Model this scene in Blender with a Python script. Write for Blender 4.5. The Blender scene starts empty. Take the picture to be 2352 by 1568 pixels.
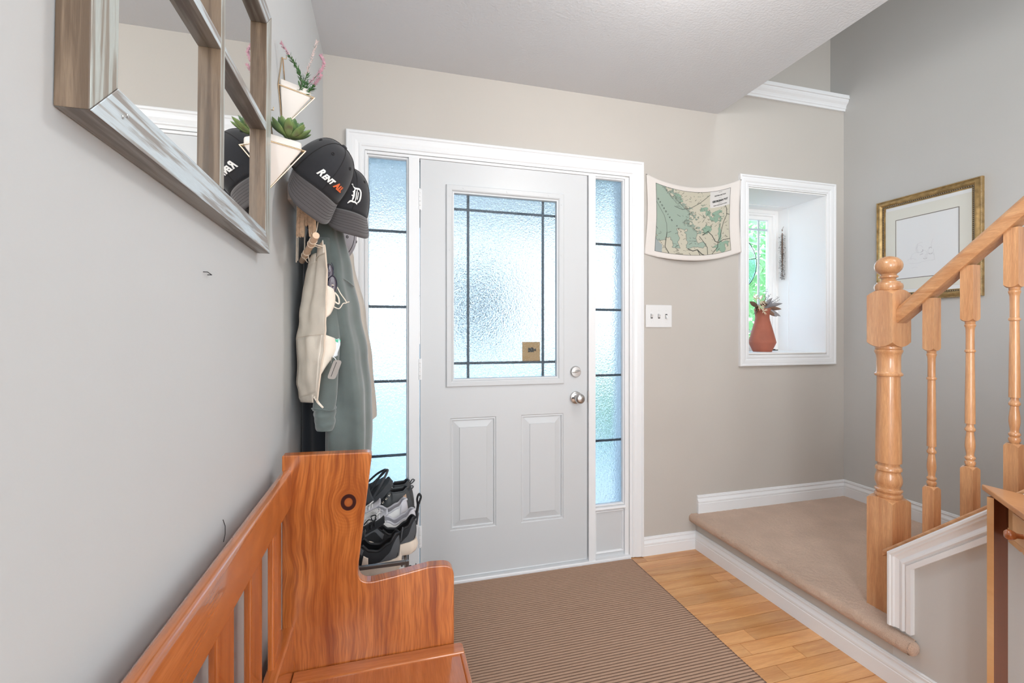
import bpy, bmesh, math, random
import numpy as np
from math import sin, cos, pi, radians, sqrt
from mathutils import Vector, Matrix, noise

random.seed(7)
scene = bpy.context.scene
COL = scene.collection

# ------------------------------------------------------------------ camera, sky, sun, area lights, exposure
cam_d = bpy.data.cameras.new('camera')
cam = bpy.data.objects.new('camera', cam_d); COL.objects.link(cam)
cam.location = (0, 0, 1.21); cam.rotation_euler = (radians(90), 0, radians(-15.4))
cam_d.sensor_width = 36; cam_d.lens = 1045 / 2352 * 36; cam_d.shift_y = -16 / 2352; cam_d.clip_start = 0.02
scene.camera = cam

world = bpy.data.worlds.new('world'); scene.world = world; world.use_nodes = True
wt = world.node_tree; wt.nodes.clear()
w_out = wt.nodes.new('ShaderNodeOutputWorld'); w_bg = wt.nodes.new('ShaderNodeBackground')
w_tc = wt.nodes.new('ShaderNodeTexCoord'); w_sep = wt.nodes.new('ShaderNodeSeparateXYZ'); w_ramp = wt.nodes.new('ShaderNodeValToRGB')
wt.links.new(w_tc.outputs['Generated'], w_sep.inputs[0]); wt.links.new(w_sep.outputs['Z'], w_ramp.inputs[0])
w_ramp.color_ramp.elements[0].position = 0.0; w_ramp.color_ramp.elements[0].color = (1.0, 1.0, 1.0, 1)
w_ramp.color_ramp.elements[1].position = 0.36; w_ramp.color_ramp.elements[1].color = (0.38, 0.68, 1.0, 1)
wt.links.new(w_ramp.outputs[0], w_bg.inputs[0]); w_bg.inputs[1].default_value = 6.0
wt.links.new(w_bg.outputs[0], w_out.inputs[0])

def light(name, kind, loc, rot, energy, color=(1, 1, 1), size=None, size_y=None):
    d = bpy.data.lights.new(name, kind); d.energy = energy; d.color = color
    if kind == 'AREA':
        d.shape = 'RECTANGLE'; d.size = size; d.size_y = size_y or size
    elif kind == 'SUN':
        d.angle = radians(1.0)
    elif size:
        d.shadow_soft_size = size
    o = bpy.data.objects.new(name, d); COL.objects.link(o); o.location = loc; o.rotation_euler = rot
    return o
# sun from behind the house: lights the garden only
light('sun', 'SUN', (0, 0, 20), Vector((-.62, .16, -.76)).to_track_quat('-Z', 'Y').to_euler(), 6.0, (1, .96, .9))
# fill lights added behind the camera and up the stairwell; the hall's ceiling light
light('rear_fill_light', 'AREA', (1.45, -2.5, 1.5), (radians(90), 0, radians(24)), 74, (.91, .965, 1.0), 2.4, 1.9)
light('left_fill_light', 'AREA', (-.25, -1.1, 1.45), (radians(90), 0, radians(-72)), 105, (.91, .965, 1.0), 1.5, 1.5)
light('stairwell_fill_light', 'AREA', (2.3, -1.2, 4.7), (radians(35), 0, 0), 30, (.91, .965, 1.0), 0.9, 1.6)
light('hall_ceiling_light', 'POINT', (0.92, 1.0, 2.30), (0, 0, 0), 17, (1, .97, .93), 0.12)

scene.view_settings.view_transform = 'Standard'; scene.view_settings.look = 'None'
scene.view_settings.exposure = 0.10; scene.view_settings.gamma = 1.0; scene.view_settings.use_curve_mapping = False
scene.cycles.use_denoising = True
scene.cycles.max_bounces = 14; scene.cycles.diffuse_bounces = 6; scene.cycles.transmission_bounces = 12
scene.cycles.transparent_max_bounces = 16; scene.cycles.sample_clamp_indirect = 6.0

# ------------------------------------------------------------------ mesh helpers
class B:
    """collects geometry for ONE mesh object"""
    def __init__(s): s.v = []; s.f = []; s.m = []; s.cm = 0
    def add(s, verts, faces):
        o = len(s.v); s.v += [tuple(v) for v in verts]
        s.f += [tuple(i + o for i in f) for f in faces]; s.m += [s.cm] * len(faces); return s
    def box(s, x0, x1, y0, y1, z0, z1):
        return s.add([(x, y, z) for z in (z0, z1) for y in (y0, y1) for x in (x0, x1)],
                     [(0, 2, 3, 1), (4, 5, 7, 6), (0, 1, 5, 4), (2, 6, 7, 3), (0, 4, 6, 2), (1, 3, 7, 5)])
    def prism(s, poly, fn, h0, h1):
        n = len(poly); vs = [fn(a, b, h0) for a, b in poly] + [fn(a, b, h1) for a, b in poly]
        return s.add(vs, [tuple(range(n))[::-1], tuple(range(n, 2 * n))] + [(i, (i + 1) % n, n + (i + 1) % n, n + i) for i in range(n)])
    def grid(s, fn, nu, nv, cu=False, cv=False):
        U = nu if cu else nu + 1; V = nv if cv else nv + 1
        vs = [fn(i / nu, j / nv) for j in range(V) for i in range(U)]
        fs = [(j * U + i, j * U + (i + 1) % U, ((j + 1) % V) * U + (i + 1) % U, ((j + 1) % V) * U + i) for j in range(nv) for i in range(nu)]
        return s.add(vs, fs)
    def lathe(s, prof, c=(0, 0, 0), n=32, cap=True, ax='z'):
        vs = []; fs = []; P = len(prof)
        for r, h in prof:
            for k in range(n):
                a = 2 * pi * k / n; p = (r * cos(a), r * sin(a), h)
                if ax == 'y': p = (p[0], p[2], p[1])
                if ax == 'x': p = (p[2], p[0], p[1])
                vs.append((c[0] + p[0], c[1] + p[1], c[2] + p[2]))
        for i in range(P - 1):
            for k in range(n): fs.append((i * n + k, i * n + (k + 1) % n, (i + 1) * n + (k + 1) % n, (i + 1) * n + k))
        if cap: fs += [tuple(range(n))[::-1], tuple((P - 1) * n + k for k in range(n))]
        return s.add(vs, fs)
    def tube(s, pts, r, n=8, closed=False):
        pts = [Vector(p) for p in pts]; N = len(pts); rs = r if isinstance(r, (list, tuple)) else [r] * N
        vs = []; up = None
        for i, p in enumerate(pts):
            if closed: t = pts[(i + 1) % N] - pts[i - 1]
            else: t = pts[min(i + 1, N - 1)] - pts[max(i - 1, 0)]
            t = t.normalized() if t.length > 1e-9 else Vector((0, 0, 1))
            if up is None: up = t.orthogonal().normalized()
            else:
                up = up - t * up.dot(t); up = up.normalized() if up.length > 1e-6 else t.orthogonal().normalized()
            b = t.cross(up)
            for k in range(n):
                a = 2 * pi * k / n; vs.append(p + (up * cos(a) + b * sin(a)) * rs[i])
        M = N if closed else N - 1
        fs = [(i * n + k, i * n + (k + 1) % n, ((i + 1) % N) * n + (k + 1) % n, ((i + 1) % N) * n + k) for i in range(M) for k in range(n)]
        if not closed: fs += [tuple(range(n))[::-1], tuple((N - 1) * n + k for k in range(n))]
        return s.add(vs, fs)
    def sweep(s, path, prof, fn, closed=False, cap=True):
        """mitred sweep of profile (offset to the left of the path, height) along a 2D path; fn(a,b,h)->xyz"""
        P = [Vector((p[0], p[1])) for p in path]; N = len(P); off = []
        for i in range(N):
            d1 = (P[i] - P[i - 1]).normalized() if (closed or i > 0) else None
            d2 = (P[(i + 1) % N] - P[i]).normalized() if (closed or i < N - 1) else None
            d1 = d1 or d2; d2 = d2 or d1
            n1 = Vector((-d1.y, d1.x)); n2 = Vector((-d2.y, d2.x)); m = n1 + n2
            off.append(m / max(1e-6, m.dot(n1)) if m.length > 1e-6 else n1)
        K = len(prof); vs = [fn(*(P[i] + off[i] * o), h) for i in range(N) for o, h in prof]
        M = N if closed else N - 1
        fs = [(i * K + k, i * K + k + 1, ((i + 1) % N) * K + k + 1, ((i + 1) % N) * K + k) for i in range(M) for k in range(K - 1)]
        if cap and not closed: fs += [tuple(range(K))[::-1], tuple((N - 1) * K + k for k in range(K))]
        return s.add(vs, fs)

def wloc(o):
    v = Vector((0, 0, 0))
    while o: v += o.location; o = o.parent
    return v
def make(name, b, mats, parent=None, world=True, smooth=None, bevel=None, loc=None, solid=None, recalc=True):
    """links the collected geometry as ONE mesh object; world=True: coordinates are world ones"""
    off = Vector(loc) if loc else Vector((0, 0, 0))
    if world and parent: off = off + wloc(parent)
    me = bpy.data.meshes.new(name)
    V = [(v[0] - off.x, v[1] - off.y, v[2] - off.z) for v in b.v] if off.length else b.v
    me.from_pydata(V, [], b.f)
    for m in (mats if isinstance(mats, (list, tuple)) else [mats]): me.materials.append(m)
    if any(b.m): me.polygons.foreach_set('material_index', b.m)
    if recalc and len(b.f) < 60000:
        bm = bmesh.new(); bm.from_mesh(me); bmesh.ops.recalc_face_normals(bm, faces=bm.faces); bm.to_mesh(me); bm.free()
    if smooth is not None:
        me.polygons.foreach_set('use_smooth', [True] * len(me.polygons))
        if smooth < 180: me.set_sharp_from_angle(angle=radians(smooth))
    me.update()
    o = bpy.data.objects.new(name, me); COL.objects.link(o)
    if parent: o.parent = parent
    elif loc: o.location = loc
    if solid: md = o.modifiers.new('solid', 'SOLIDIFY'); md.thickness = solid; md.offset = -1 if solid > 0 else 1; md.thickness = abs(solid)
    if bevel:
        md = o.modifiers.new('bevel', 'BEVEL'); md.width = bevel; md.segments = 2; md.limit_method = 'ANGLE'; md.angle_limit = radians(40)
    return o
def tag(o, label=None, cat=None, group=None, kind=None):
    if label: o['label'] = label
    if cat: o['category'] = cat
    if group: o['group'] = group
    if kind: o['kind'] = kind
    return o
def thing(name, label, cat, loc=(0, 0, 0), group=None, kind=None):
    o = bpy.data.objects.new(name, None); COL.objects.link(o); o.location = loc; o.empty_display_size = .05
    return tag(o, label, cat, group, kind)
def copy_tree(o, parent=None):
    c = o.copy(); COL.objects.link(c)
    if parent: c.parent = parent
    for ch in list(o.children): copy_tree(ch, c)
    return c
def struct(name, b, m, parent=None, **k):
    o = make(name, b, m, parent, **k)
    if not parent: o['kind'] = 'structure'
    return o
def text_geo(body, size, shear=0, bold=0, spacing=1.0, cuts=0):
    cu = bpy.data.curves.new('t', 'FONT'); cu.body = body; cu.size = size; cu.shear = shear; cu.offset = bold; cu.align_x = 'CENTER'; cu.align_y = 'CENTER'; cu.space_character = spacing
    ob = bpy.data.objects.new('t', cu); COL.objects.link(ob)
    me = ob.to_mesh(); bm = bmesh.new(); bm.from_mesh(me); ob.to_mesh_clear()
    bmesh.ops.remove_doubles(bm, verts=bm.verts, dist=1e-6)
    if cuts:
        bmesh.ops.triangulate(bm, faces=bm.faces)
        for _ in range(3):
            L = [e for e in bm.edges if e.calc_length() > cuts]
            if not L: break
            bmesh.ops.subdivide_edges(bm, edges=L, cuts=1); bmesh.ops.triangulate(bm, faces=bm.faces)
    vs = [(v.co.x, v.co.y) for v in bm.verts]; bm.verts.index_update(); fs = [tuple(v.index for v in f.verts) for f in bm.faces]
    bm.free(); bpy.data.objects.remove(ob); bpy.data.curves.remove(cu)
    return vs, fs

# ------------------------------------------------------------------ materials
class NT:
    def __init__(s, name):
        s.mat = bpy.data.materials.new(name); s.mat.use_nodes = True; s.t = s.mat.node_tree
        s.p = s.t.nodes['Principled BSDF']; s.out = s.t.nodes['Material Output']
    def n(s, typ, **k):
        nd = s.t.nodes.new('ShaderNode' + typ)
        for a, v in k.items():
            if hasattr(nd, a): setattr(nd, a, v)
            else: nd.inputs[a.replace('_', ' ')].default_value = v
        return nd
    def l(s, a, b): s.t.links.new(a, b)
    def math(s, op, a, b=None):
        nd = s.t.nodes.new('ShaderNodeMath'); nd.operation = op
        for i, x in enumerate((a, b)):
            if x is None: continue
            if isinstance(x, (int, float)): nd.inputs[i].default_value = x
            else: s.l(x, nd.inputs[i])
        return nd.outputs[0]
    def mix(s, f, a, b, mode='MIX'):
        nd = s.t.nodes.new('ShaderNodeMix'); nd.data_type = 'RGBA'; nd.blend_type = mode
        for i, x in ((0, f), (6, a), (7, b)):
            if isinstance(x, (int, float)): nd.inputs[i].default_value = x
            elif isinstance(x, tuple): nd.inputs[i].default_value = (*x, 1)
            else: s.l(x, nd.inputs[i])
        return nd.outputs[2]
    def ramp(s, f, stops):
        nd = s.t.nodes.new('ShaderNodeValToRGB'); s.l(f, nd.inputs[0]); e = nd.color_ramp.elements
        while len(e) < len(stops): e.new(.5)
        for el, (p, c) in zip(e, stops): el.position = p; el.color = (*c, 1) if isinstance(c, tuple) else (c, c, c, 1)
        return nd.outputs[0]
    def obj(s, scale=(1, 1, 1)):
        tc = s.n('TexCoord'); mp = s.n('Mapping'); mp.inputs['Scale'].default_value = scale
        s.l(tc.outputs['Object'], mp.inputs[0]); return mp.outputs[0]
    def noise(s, vec, scale, detail=3, rough=.5, dist=0):
        nd = s.n('TexNoise'); s.l(vec, nd.inputs['Vector']); nd.inputs['Scale'].default_value = scale
        nd.inputs['Detail'].default_value = detail; nd.inputs['Roughness'].default_value = rough; nd.inputs['Distortion'].default_value = dist
        return nd.outputs[0]
    def bump(s, h, strength, dist=.002):
        nd = s.n('Bump'); nd.inputs['Strength'].default_value = strength; nd.inputs['Distance'].default_value = dist
        s.l(h, nd.inputs['Height']); s.l(nd.outputs[0], s.p.inputs['Normal'])
def plain(name, col, rough=.5, metal=0, bump=0, bscale=200, spec=.5, var=0, vscale=8, coat=0, sheen=0, bdist=.001):
    m = NT(name); m.p.inputs['Base Color'].default_value = (*col, 1); m.p.inputs['Roughness'].default_value = rough
    m.p.inputs['Metallic'].default_value = metal; m.p.inputs['Specular IOR Level'].default_value = spec; m.p.inputs['Coat Weight'].default_value = coat
    m.p.inputs['Coat Roughness'].default_value = .1
    if sheen: m.p.inputs['Sheen Weight'].default_value = sheen
    if bump: m.bump(m.noise(m.obj(), bscale, 3), bump, bdist)
    if var:
        f = m.noise(m.obj(), vscale, 4)
        a = tuple(c * (1 - var) for c in col); b = tuple(min(1, c * (1 + var)) for c in col)
        m.l(m.ramp(f, [(.3, a), (.7, b)]), m.p.inputs['Base Color'])
    return m.mat
def wood(name, c0, c1, axis='z', freq=14, rough=.35, coat=.3, contrast=(.35, .68), pore=.25, vary=.12, bump=.15, stretch=.07, dist=.7):
    m = NT(name); sc = {'x': (stretch, 1, 1), 'y': (1, stretch, 1), 'z': (1, 1, stretch)}[axis]
    tc = m.n('TexCoord'); oi = m.n('ObjectInfo'); mp = m.n('Mapping'); mp.inputs['Scale'].default_value = sc
    cb = m.n('CombineXYZ'); 
    for i, k in enumerate((37.0, 11.0, 23.0)): m.l(m.math('MULTIPLY', oi.outputs['Random'], k), cb.inputs[i])
    ad = m.n('VectorMath'); m.l(tc.outputs['Object'], ad.inputs[0]); m.l(cb.outputs[0], ad.inputs[1]); m.l(ad.outputs[0], mp.inputs[0])
    v = mp.outputs[0]
    big = m.noise(v, freq, 5, .55, dist); fine = m.noise(v, freq * 11, 3, .6)
    col = m.ramp(big, [(contrast[0], c0), (contrast[1], c1)])
    col = m.mix(m.math('MULTIPLY', m.ramp(fine, [(.42, 1.0), (.6, 0.0)]), pore), col, tuple(c * .55 for c in c0))
    hs = m.n('HueSaturation'); m.l(m.math('ADD', m.math('MULTIPLY', oi.outputs['Random'], 2 * vary), 1 - vary), hs.inputs['Value']); m.l(col, hs.inputs['Color'])
    m.l(hs.outputs[0], m.p.inputs['Base Color']); m.p.inputs['Roughness'].default_value = rough
    m.p.inputs['Coat Weight'].default_value = coat; m.p.inputs['Coat Roughness'].default_value = .07
    m.bump(fine, bump, .0006)
    return m.mat

M = {}
def wall_paint(name, col, bs=90, st=.12):
    m = NT(name); v = m.obj(); f = m.noise(v, 1.6, 3)
    m.l(m.ramp(f, [(.3, tuple(c * .97 for c in col)), (.7, tuple(min(1, c * 1.02) for c in col))]), m.p.inputs['Base Color'])
    m.p.inputs['Roughness'].default_value = .62; m.p.inputs['Specular IOR Level'].default_value = .3
    m.bump(m.noise(v, bs, 4), st, .002); return m.mat
M['wall'] = wall_paint('wall_paint', (.52, .488, .45))
M['wall_left'] = wall_paint('wall_paint_left_lit', (.565, .585, .595))  # same paint as the back wall, with cool window light put into its colour
M['wall_cool'] = wall_paint('wall_paint_stair', (.56, .555, .54))
M['ceiling'] = wall_paint('ceiling_paint', (.67, .69, .72), 110, .7)
M['white'] = plain('white_trim', (.80, .81, .825), .32, bump=.05, bscale=60)
M['door_white'] = plain('door_white', (.60, .615, .63), .38, bump=.06, bscale=120)
M['niche_white'] = plain('niche_white', (.92, .91, .90), .5, bump=.05, bscale=60)
M['oak'] = wood('oak_rail', (.53, .245, .105), (.70, .385, .19), 'z', 42, .3, .4)
M['oak_y'] = wood('oak_rail_long', (.53, .245, .105), (.70, .385, .19), 'y', 42, .3, .4)
M['pine'] = wood('bench_pine_y', (.40, .105, .020), (.56, .18, .045), 'y', 24, .22, 1, contrast=(.3, .72))
M['pine_z'] = wood('bench_pine_z', (.36, .085, .018), (.55, .165, .04), 'z', 24, .22, 1, contrast=(.3, .72))
M['pine_x'] = wood('bench_pine_x', (.42, .12, .025), (.58, .19, .05), 'x', 24, .22, 1, contrast=(.3, .72))
M['plank'] = wood('floor_oak', (.58, .255, .085), (.76, .41, .17), 'x', 26, .3, .35, vary=.16, pore=.15, stretch=.09)
M['floor'] = plain('subfloor', (.10, .045, .018), .6, var=.2)
M['table_top'] = wood('table_wood', (.47, .21, .085), (.62, .31, .14), 'y', 10, .3, .3, pore=.08)
M['table_light'] = wood('table_apron', (.62, .34, .15), (.70, .42, .21), 'y', 8, .35, .2, pore=.06)
M['table_leg_shaded'] = wood('table_leg_shaded', (.10, .026, .009), (.17, .05, .018), 'z', 10, .35, .2, pore=.1)
M['knob'] = plain('cherry_knob', (.36, .11, .035), .2, coat=.5, var=.2, vscale=60)
M['steel'] = plain('brushed_nickel', (.58, .57, .56), .28, 1)
M['gold_wire'] = plain('brass_wire', (.80, .60, .38), .22, 1)
M['rack'] = plain('rack_metal', (.20, .185, .18), .35, .6)
M['dark'] = plain('near_black', (.012, .012, .014), .6)
M['gap'] = plain('door_gap', (.05, .05, .05), .8)
M['terracotta'] = plain('terracotta', (.38, .115, .07), .7, bump=.2, bscale=80, var=.12, vscale=12)
M['ceramic'] = plain('planter_ceramic', (.80, .75, .70), .4)
M['canvas'] = plain('canvas_cloth', (.78, .70, .60), .9, bump=.5, bscale=500, var=.06, vscale=20, bdist=.0006)
M['canvas_edge'] = plain('canvas_binding', (.70, .58, .47), .9, bump=.4, bscale=500)
M['cord'] = plain('cotton_cord', (.74, .62, .50), .9)
M['macrame'] = plain('macrame_cotton', (.66, .45, .30), .9, bump=.6, bscale=300, var=.2, vscale=90)
M['dowel'] = plain('pale_dowel', (.75, .52, .36), .5, var=.1, vscale=30)
M['green_fleece'] = plain('green_fleece', (.12, .148, .142), .95, bump=.3, bscale=600, var=.14, vscale=14, sheen=.6)
M['navy_cloth'] = plain('navy_cloth', (.014, .018, .026), .9, bump=.3, bscale=500, sheen=.2)
M['beige_cloth'] = plain('beige_cloth', (.55, .50, .44), .9, bump=.3, bscale=500)
M['grey_cloth'] = plain('grey_cloth', (.36, .35, .38), .9, bump=.3, bscale=500)
M['cap'] = plain('cap_twill', (.018, .018, .022), .85, bump=.35, bscale=700, sheen=.16)
M['cap_inner'] = plain('cap_lining', (.012, .012, .014), .95)
M['cap_brim'] = plain('cap_brim_twill', (.06, .052, .053), .85, bump=.35, bscale=700, sheen=.3)
M['cap_stitch'] = plain('cap_stitch', (.018, .016, .016), .9)
M['embroidery_white'] = plain('embroidery_white', (.85, .84, .82), .7)
M['embroidery_red'] = plain('embroidery_red', (.80, .16, .05), .7)
M['shoe_black'] = plain('shoe_black', (.012, .013, .016), .85, bump=.4, bscale=500, sheen=.1)
M['shoe_grey'] = plain('shoe_grey', (.085, .09, .10), .8)
M['sole_cream'] = plain('sole_cream', (.78, .68, .58), .6, bump=.1, bscale=100)
M['shoe_white'] = plain('shoe_white', (.80, .79, .78), .55, bump=.15, bscale=120)
M['shoe_lining'] = plain('shoe_lining', (.62, .61, .65), .8)
M['boot'] = plain('boot_leather', (.062, .066, .07), .6, bump=.2, bscale=120, var=.2, vscale=20)
M['sandal'] = plain('sandal_foam', (.05, .055, .062), .7)
M['eyelet'] = plain('eyelet', (.75, .68, .58), .3, .8)
M['leather_tag'] = plain('leather_tag', (.55, .36, .24), .7)
M['rack_white'] = plain('rack_plastic', (.66, .65, .63), .5)
M['gold'] = plain('gilt_frame', (.42, .28, .12), .35, .7, var=.3, vscale=40)
M['gold_bead'] = plain('gilt_bead', (.42, .33, .22), .35, .75)
M['gold_dark'] = plain('gilt_dark', (.09, .06, .03), .5, .4)
M['mat'] = plain('picture_mat', (.74, .74, .68), .8)
M['paper'] = plain('picture_paper', (.80, .82, .84), .7)
M['pencil'] = plain('pencil_line', (.64, .65, .68), .9)
M['pencil_dark'] = plain('pencil_dark', (.42, .40, .44), .9)
M['mat_line'] = plain('mat_bevel', (.20, .18, .17), .8)
M['leaf'] = plain('leaf_green', (.065, .17, .05), .5, var=.3, vscale=40)
M['stem'] = plain('stem_dark', (.09, .10, .06), .7)
M['blossom'] = plain('blossom_pink', (.70, .42, .50), .8, var=.25, vscale=60)
M['blossom_pale'] = plain('blossom_pale', (.72, .60, .58), .8, var=.15, vscale=60)
M['dry_cream'] = plain('dry_cream', (.62, .50, .36), .8)
M['dry_brown'] = plain('dry_brown', (.22, .13, .09), .8, var=.2, vscale=40)
M['dry_grey'] = plain('dry_grey', (.30, .29, .30), .8, var=.2, vscale=40)
M['lav'] = plain('dried_lavender', (.16, .14, .12), .9, var=.4, vscale=60)
M['muntin'] = plain('pane_grille', (.40, .52, .62), .5)
M['grille_pale'] = plain('pale_grille', (.78, .86, .9), .4)
def translucent(name, col):
    m = NT(name); t = m.n('BsdfTranslucent'); t.inputs[0].default_value = (*col, 1); x = m.n('MixShader'); x.inputs[0].default_value = .85
    m.p.inputs['Base Color'].default_value = (*col, 1); m.l(m.p.outputs[0], x.inputs[1]); m.l(t.outputs[0], x.inputs[2]); m.l(x.outputs[0], m.out.inputs[0]); return m.mat
M['sticker'] = translucent('sticker_beige', (.85, .56, .33))
M['sticker_ink'] = plain('sticker_ink', (.02, .035, .03), .7)
M['plate'] = plain('switch_plastic', (.74, .74, .74), .35)
M['bag_plastic'] = plain('bag_plastic', (.72, .78, .84), .25)
M['bag_green'] = plain('bag_green', (.10, .52, .33), .4)
M['remote'] = plain('remote_grey', (.34, .32, .30), .5)
M['lens'] = plain('dark_lens', (.09, .07, .09), .1)
M['lens_rim'] = plain('dark_rim', (.03, .03, .05), .3)
M['glass_edge'] = plain('lead_came', (.04, .045, .05), .5, .3)
def glassm(name, rough=0, bump=0, bscale=150, col=(1, 1, 1), thin=False, bdist=.003):
    m = NT(name); m.p.inputs['Base Color'].default_value = (*col, 1); m.p.inputs['Roughness'].default_value = rough
    m.p.inputs['Transmission Weight'].default_value = 1; m.p.inputs['IOR'].default_value = 1.45
    if bump: m.bump(m.noise(m.obj(), bscale, 2, .5), bump, bdist)
    return m.mat
M['frost'] = glassm('obscure_glass', .17, .9, 125, (.305, .35, .38), bdist=.004)
M['clear'] = glassm('clear_glass', 0)
M['sun_blue'] = glassm('stained_blue', .03, .2, 60, (.55, .82, .95))
M['sun_clear'] = glassm('stained_clear', .05, .2, 60, (.9, .97, .95))
M['mirror'] = plain('mirror_glass', (.88, .89, .88), .015, 1)
def succ_mat():
    m = NT('succulent'); g = m.n('TexCoord').outputs['Object']; f = m.noise(g, 28, 2)
    m.l(m.ramp(f, [(.38, (.09, .17, .07)), (.56, (.21, .31, .11)), (.78, (.14, .07, .07))]), m.p.inputs['Base Color'])
    m.p.inputs['Roughness'].default_value = .38; return m.mat
M['succulent'] = succ_mat()
def mirror_wood(name, c0, c1, axis, f=26):
    return wood(name, c0, c1, axis, f, .42, .25, contrast=(.44, .56), pore=.12, vary=.05, bump=.3, stretch=.05, dist=.3)
M['mf_y'] = mirror_wood('weathered_sheen_y', (.30, .28, .26), (.60, .70, .76), 'y', 105)  # bluish window sheen painted into the front face colours
M['mf_z'] = mirror_wood('weathered_sheen_z', (.28, .25, .21), (.48, .53, .51), 'z', 105)
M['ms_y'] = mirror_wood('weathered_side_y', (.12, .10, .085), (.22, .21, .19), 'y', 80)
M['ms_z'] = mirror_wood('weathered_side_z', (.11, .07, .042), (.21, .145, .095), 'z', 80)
def panel_mat():
    """pine with the grain flowing round the one big knot"""
    m = NT('bench_pine_knot'); tc = m.n('TexCoord'); sp = m.n('SeparateXYZ'); m.l(tc.outputs['Object'], sp.inputs[0])
    wob = m.math('MULTIPLY', m.math('SUBTRACT', m.noise(tc.outputs['Object'], 5, 2), .5), .05)
    dx = m.math('ADD', sp.outputs[0], KNOT_X * -1); dz = m.math('ADD', sp.outputs[2], KNOT_Z * -1)
    dxw = m.math('ADD', dx, wob)
    d2 = m.math('ADD', m.math('MULTIPLY', dx, dx), m.math('MULTIPLY', m.math('MULTIPLY', dz, dz), .8))
    R2 = .019 ** 2
    k = m.math('DIVIDE', R2 * 1.6, m.math('MAXIMUM', d2, R2 * 1.6))
    psi = m.math('MULTIPLY', dxw, m.math('SUBTRACT', 1.0, k))
    cb = m.n('CombineXYZ'); m.l(psi, cb.inputs[0]); m.l(m.math('MULTIPLY', dz, .05), cb.inputs[2])
    big = m.noise(cb.outputs[0], 42, 4, .6, .2); fine = m.noise(cb.outputs[0], 260, 2)
    broad = m.noise(tc.outputs['Object'], 5, 3)
    col = m.ramp(big, [(.34, (.24, .05, .010)), (.5, (.46, .135, .028)), (.68, (.60, .20, .05))])
    col = m.mix(m.math('MULTIPLY', m.ramp(fine, [(.4, 1.0), (.55, 0.0)]), .38), col, (.16, .03, .008))
    col = m.mix(m.ramp(broad, [(.42, 0.0), (.72, .5)]), col, (.30, .06, .012))
    d = m.math('SQRT', d2)
    halo = m.ramp(m.math('DIVIDE', d, .09), [(.2, .55), (1.0, 0.0)])
    ring = m.noise(cb.outputs[0], 8, 2)
    rings = m.math('MULTIPLY', m.math('ADD', m.math('SINE', m.math('MULTIPLY', d, 900)), 1.0), .5)
    col = m.mix(m.math('MULTIPLY', m.math('MULTIPLY', halo, rings), .8), col, (.30, .07, .012))
    kn = m.ramp(m.math('DIVIDE', d, .021), [(0.0, (.38, .12, .03)), (.42, (.34, .09, .022)), (.52, (.03, .006, .006)), (.86, (.035, .008, .008)), (.96, (.2, .05, .012))])
    inside = m.ramp(m.math('DIVIDE', d, .021), [(.0, 1.0), (.86, 1.0), (.95, 0.0)])
    col = m.mix(inside, col, kn)
    m.l(col, m.p.inputs['Base Color']); m.p.inputs['Roughness'].default_value = .28; m.p.inputs['Coat Weight'].default_value = .5
    m.p.inputs['Coat Roughness'].default_value = .14; m.bump(fine, .1, .0006); return m.mat
def carpet_mat(name, c0, c1, sc=420, st=1.0):
    m = NT(name); v = m.obj(); f = m.noise(v, sc, 3, .7); b = m.noise(v, 7, 4)
    col = m.ramp(f, [(.3, c0), (.7, c1)]); col = m.mix(m.ramp(b, [(.35, .35), (.7, 0.0)]), col, tuple(c * .78 for c in c0))
    m.l(col, m.p.inputs['Base Color']); m.p.inputs['Roughness'].default_value = .95; m.p.inputs['Sheen Weight'].default_value = .3
    m.bump(f, st, .004); return m.mat
M['carpet'] = carpet_mat('landing_carpet', (.56, .37, .255), (.84, .61, .47))
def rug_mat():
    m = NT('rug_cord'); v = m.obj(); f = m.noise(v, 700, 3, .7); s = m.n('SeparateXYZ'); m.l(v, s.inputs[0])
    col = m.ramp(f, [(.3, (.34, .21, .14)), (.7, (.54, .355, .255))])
    hh = m.ramp(m.math('MULTIPLY', s.outputs[2], 100), [(.55, 0.0), (.80, 1.0)])      # shade between the raised cords put into the colour
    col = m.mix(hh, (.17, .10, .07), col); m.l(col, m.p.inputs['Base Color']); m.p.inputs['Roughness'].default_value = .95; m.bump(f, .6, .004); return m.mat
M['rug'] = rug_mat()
M['grass'] = plain('lawn', (.10, .22, .05), .9, var=.3, vscale=3)
M['concrete'] = plain('driveway', (.62, .60, .57), .9, var=.12, vscale=2)
M['soffit'] = plain('porch_soffit', (.70, .71, .72), .7)
M['brick_ext'] = plain('house_brick', (.36, .24, .18), .9, var=.2, vscale=10)
def leafm():
    m = NT('tree_leaf'); oi = m.noise(m.obj(), 3.2, 3)
    m.l(m.ramp(oi, [(.3, (.12, .30, .13)), (.7, (.42, .66, .36))]), m.p.inputs['Base Color']); m.p.inputs['Roughness'].default_value = .5
    m.p.inputs['Transmission Weight'].default_value = 0
    tr = m.n('BsdfTranslucent'); tr.inputs[0].default_value = (.48, .74, .42, 1); mx = m.n('MixShader'); mx.inputs[0].default_value = .5
    m.l(m.p.outputs[0], mx.inputs[1]); m.l(tr.outputs[0], mx.inputs[2]); m.l(mx.outputs[0], m.out.inputs[0]); return m.mat
M['tree'] = leafm()
M['bark'] = plain('bark', (.12, .09, .07), .9, var=.3, vscale=20)
M['hedge'] = plain('dark_hedge', (.12, .17, .15), .8, var=.4, vscale=5)

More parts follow.
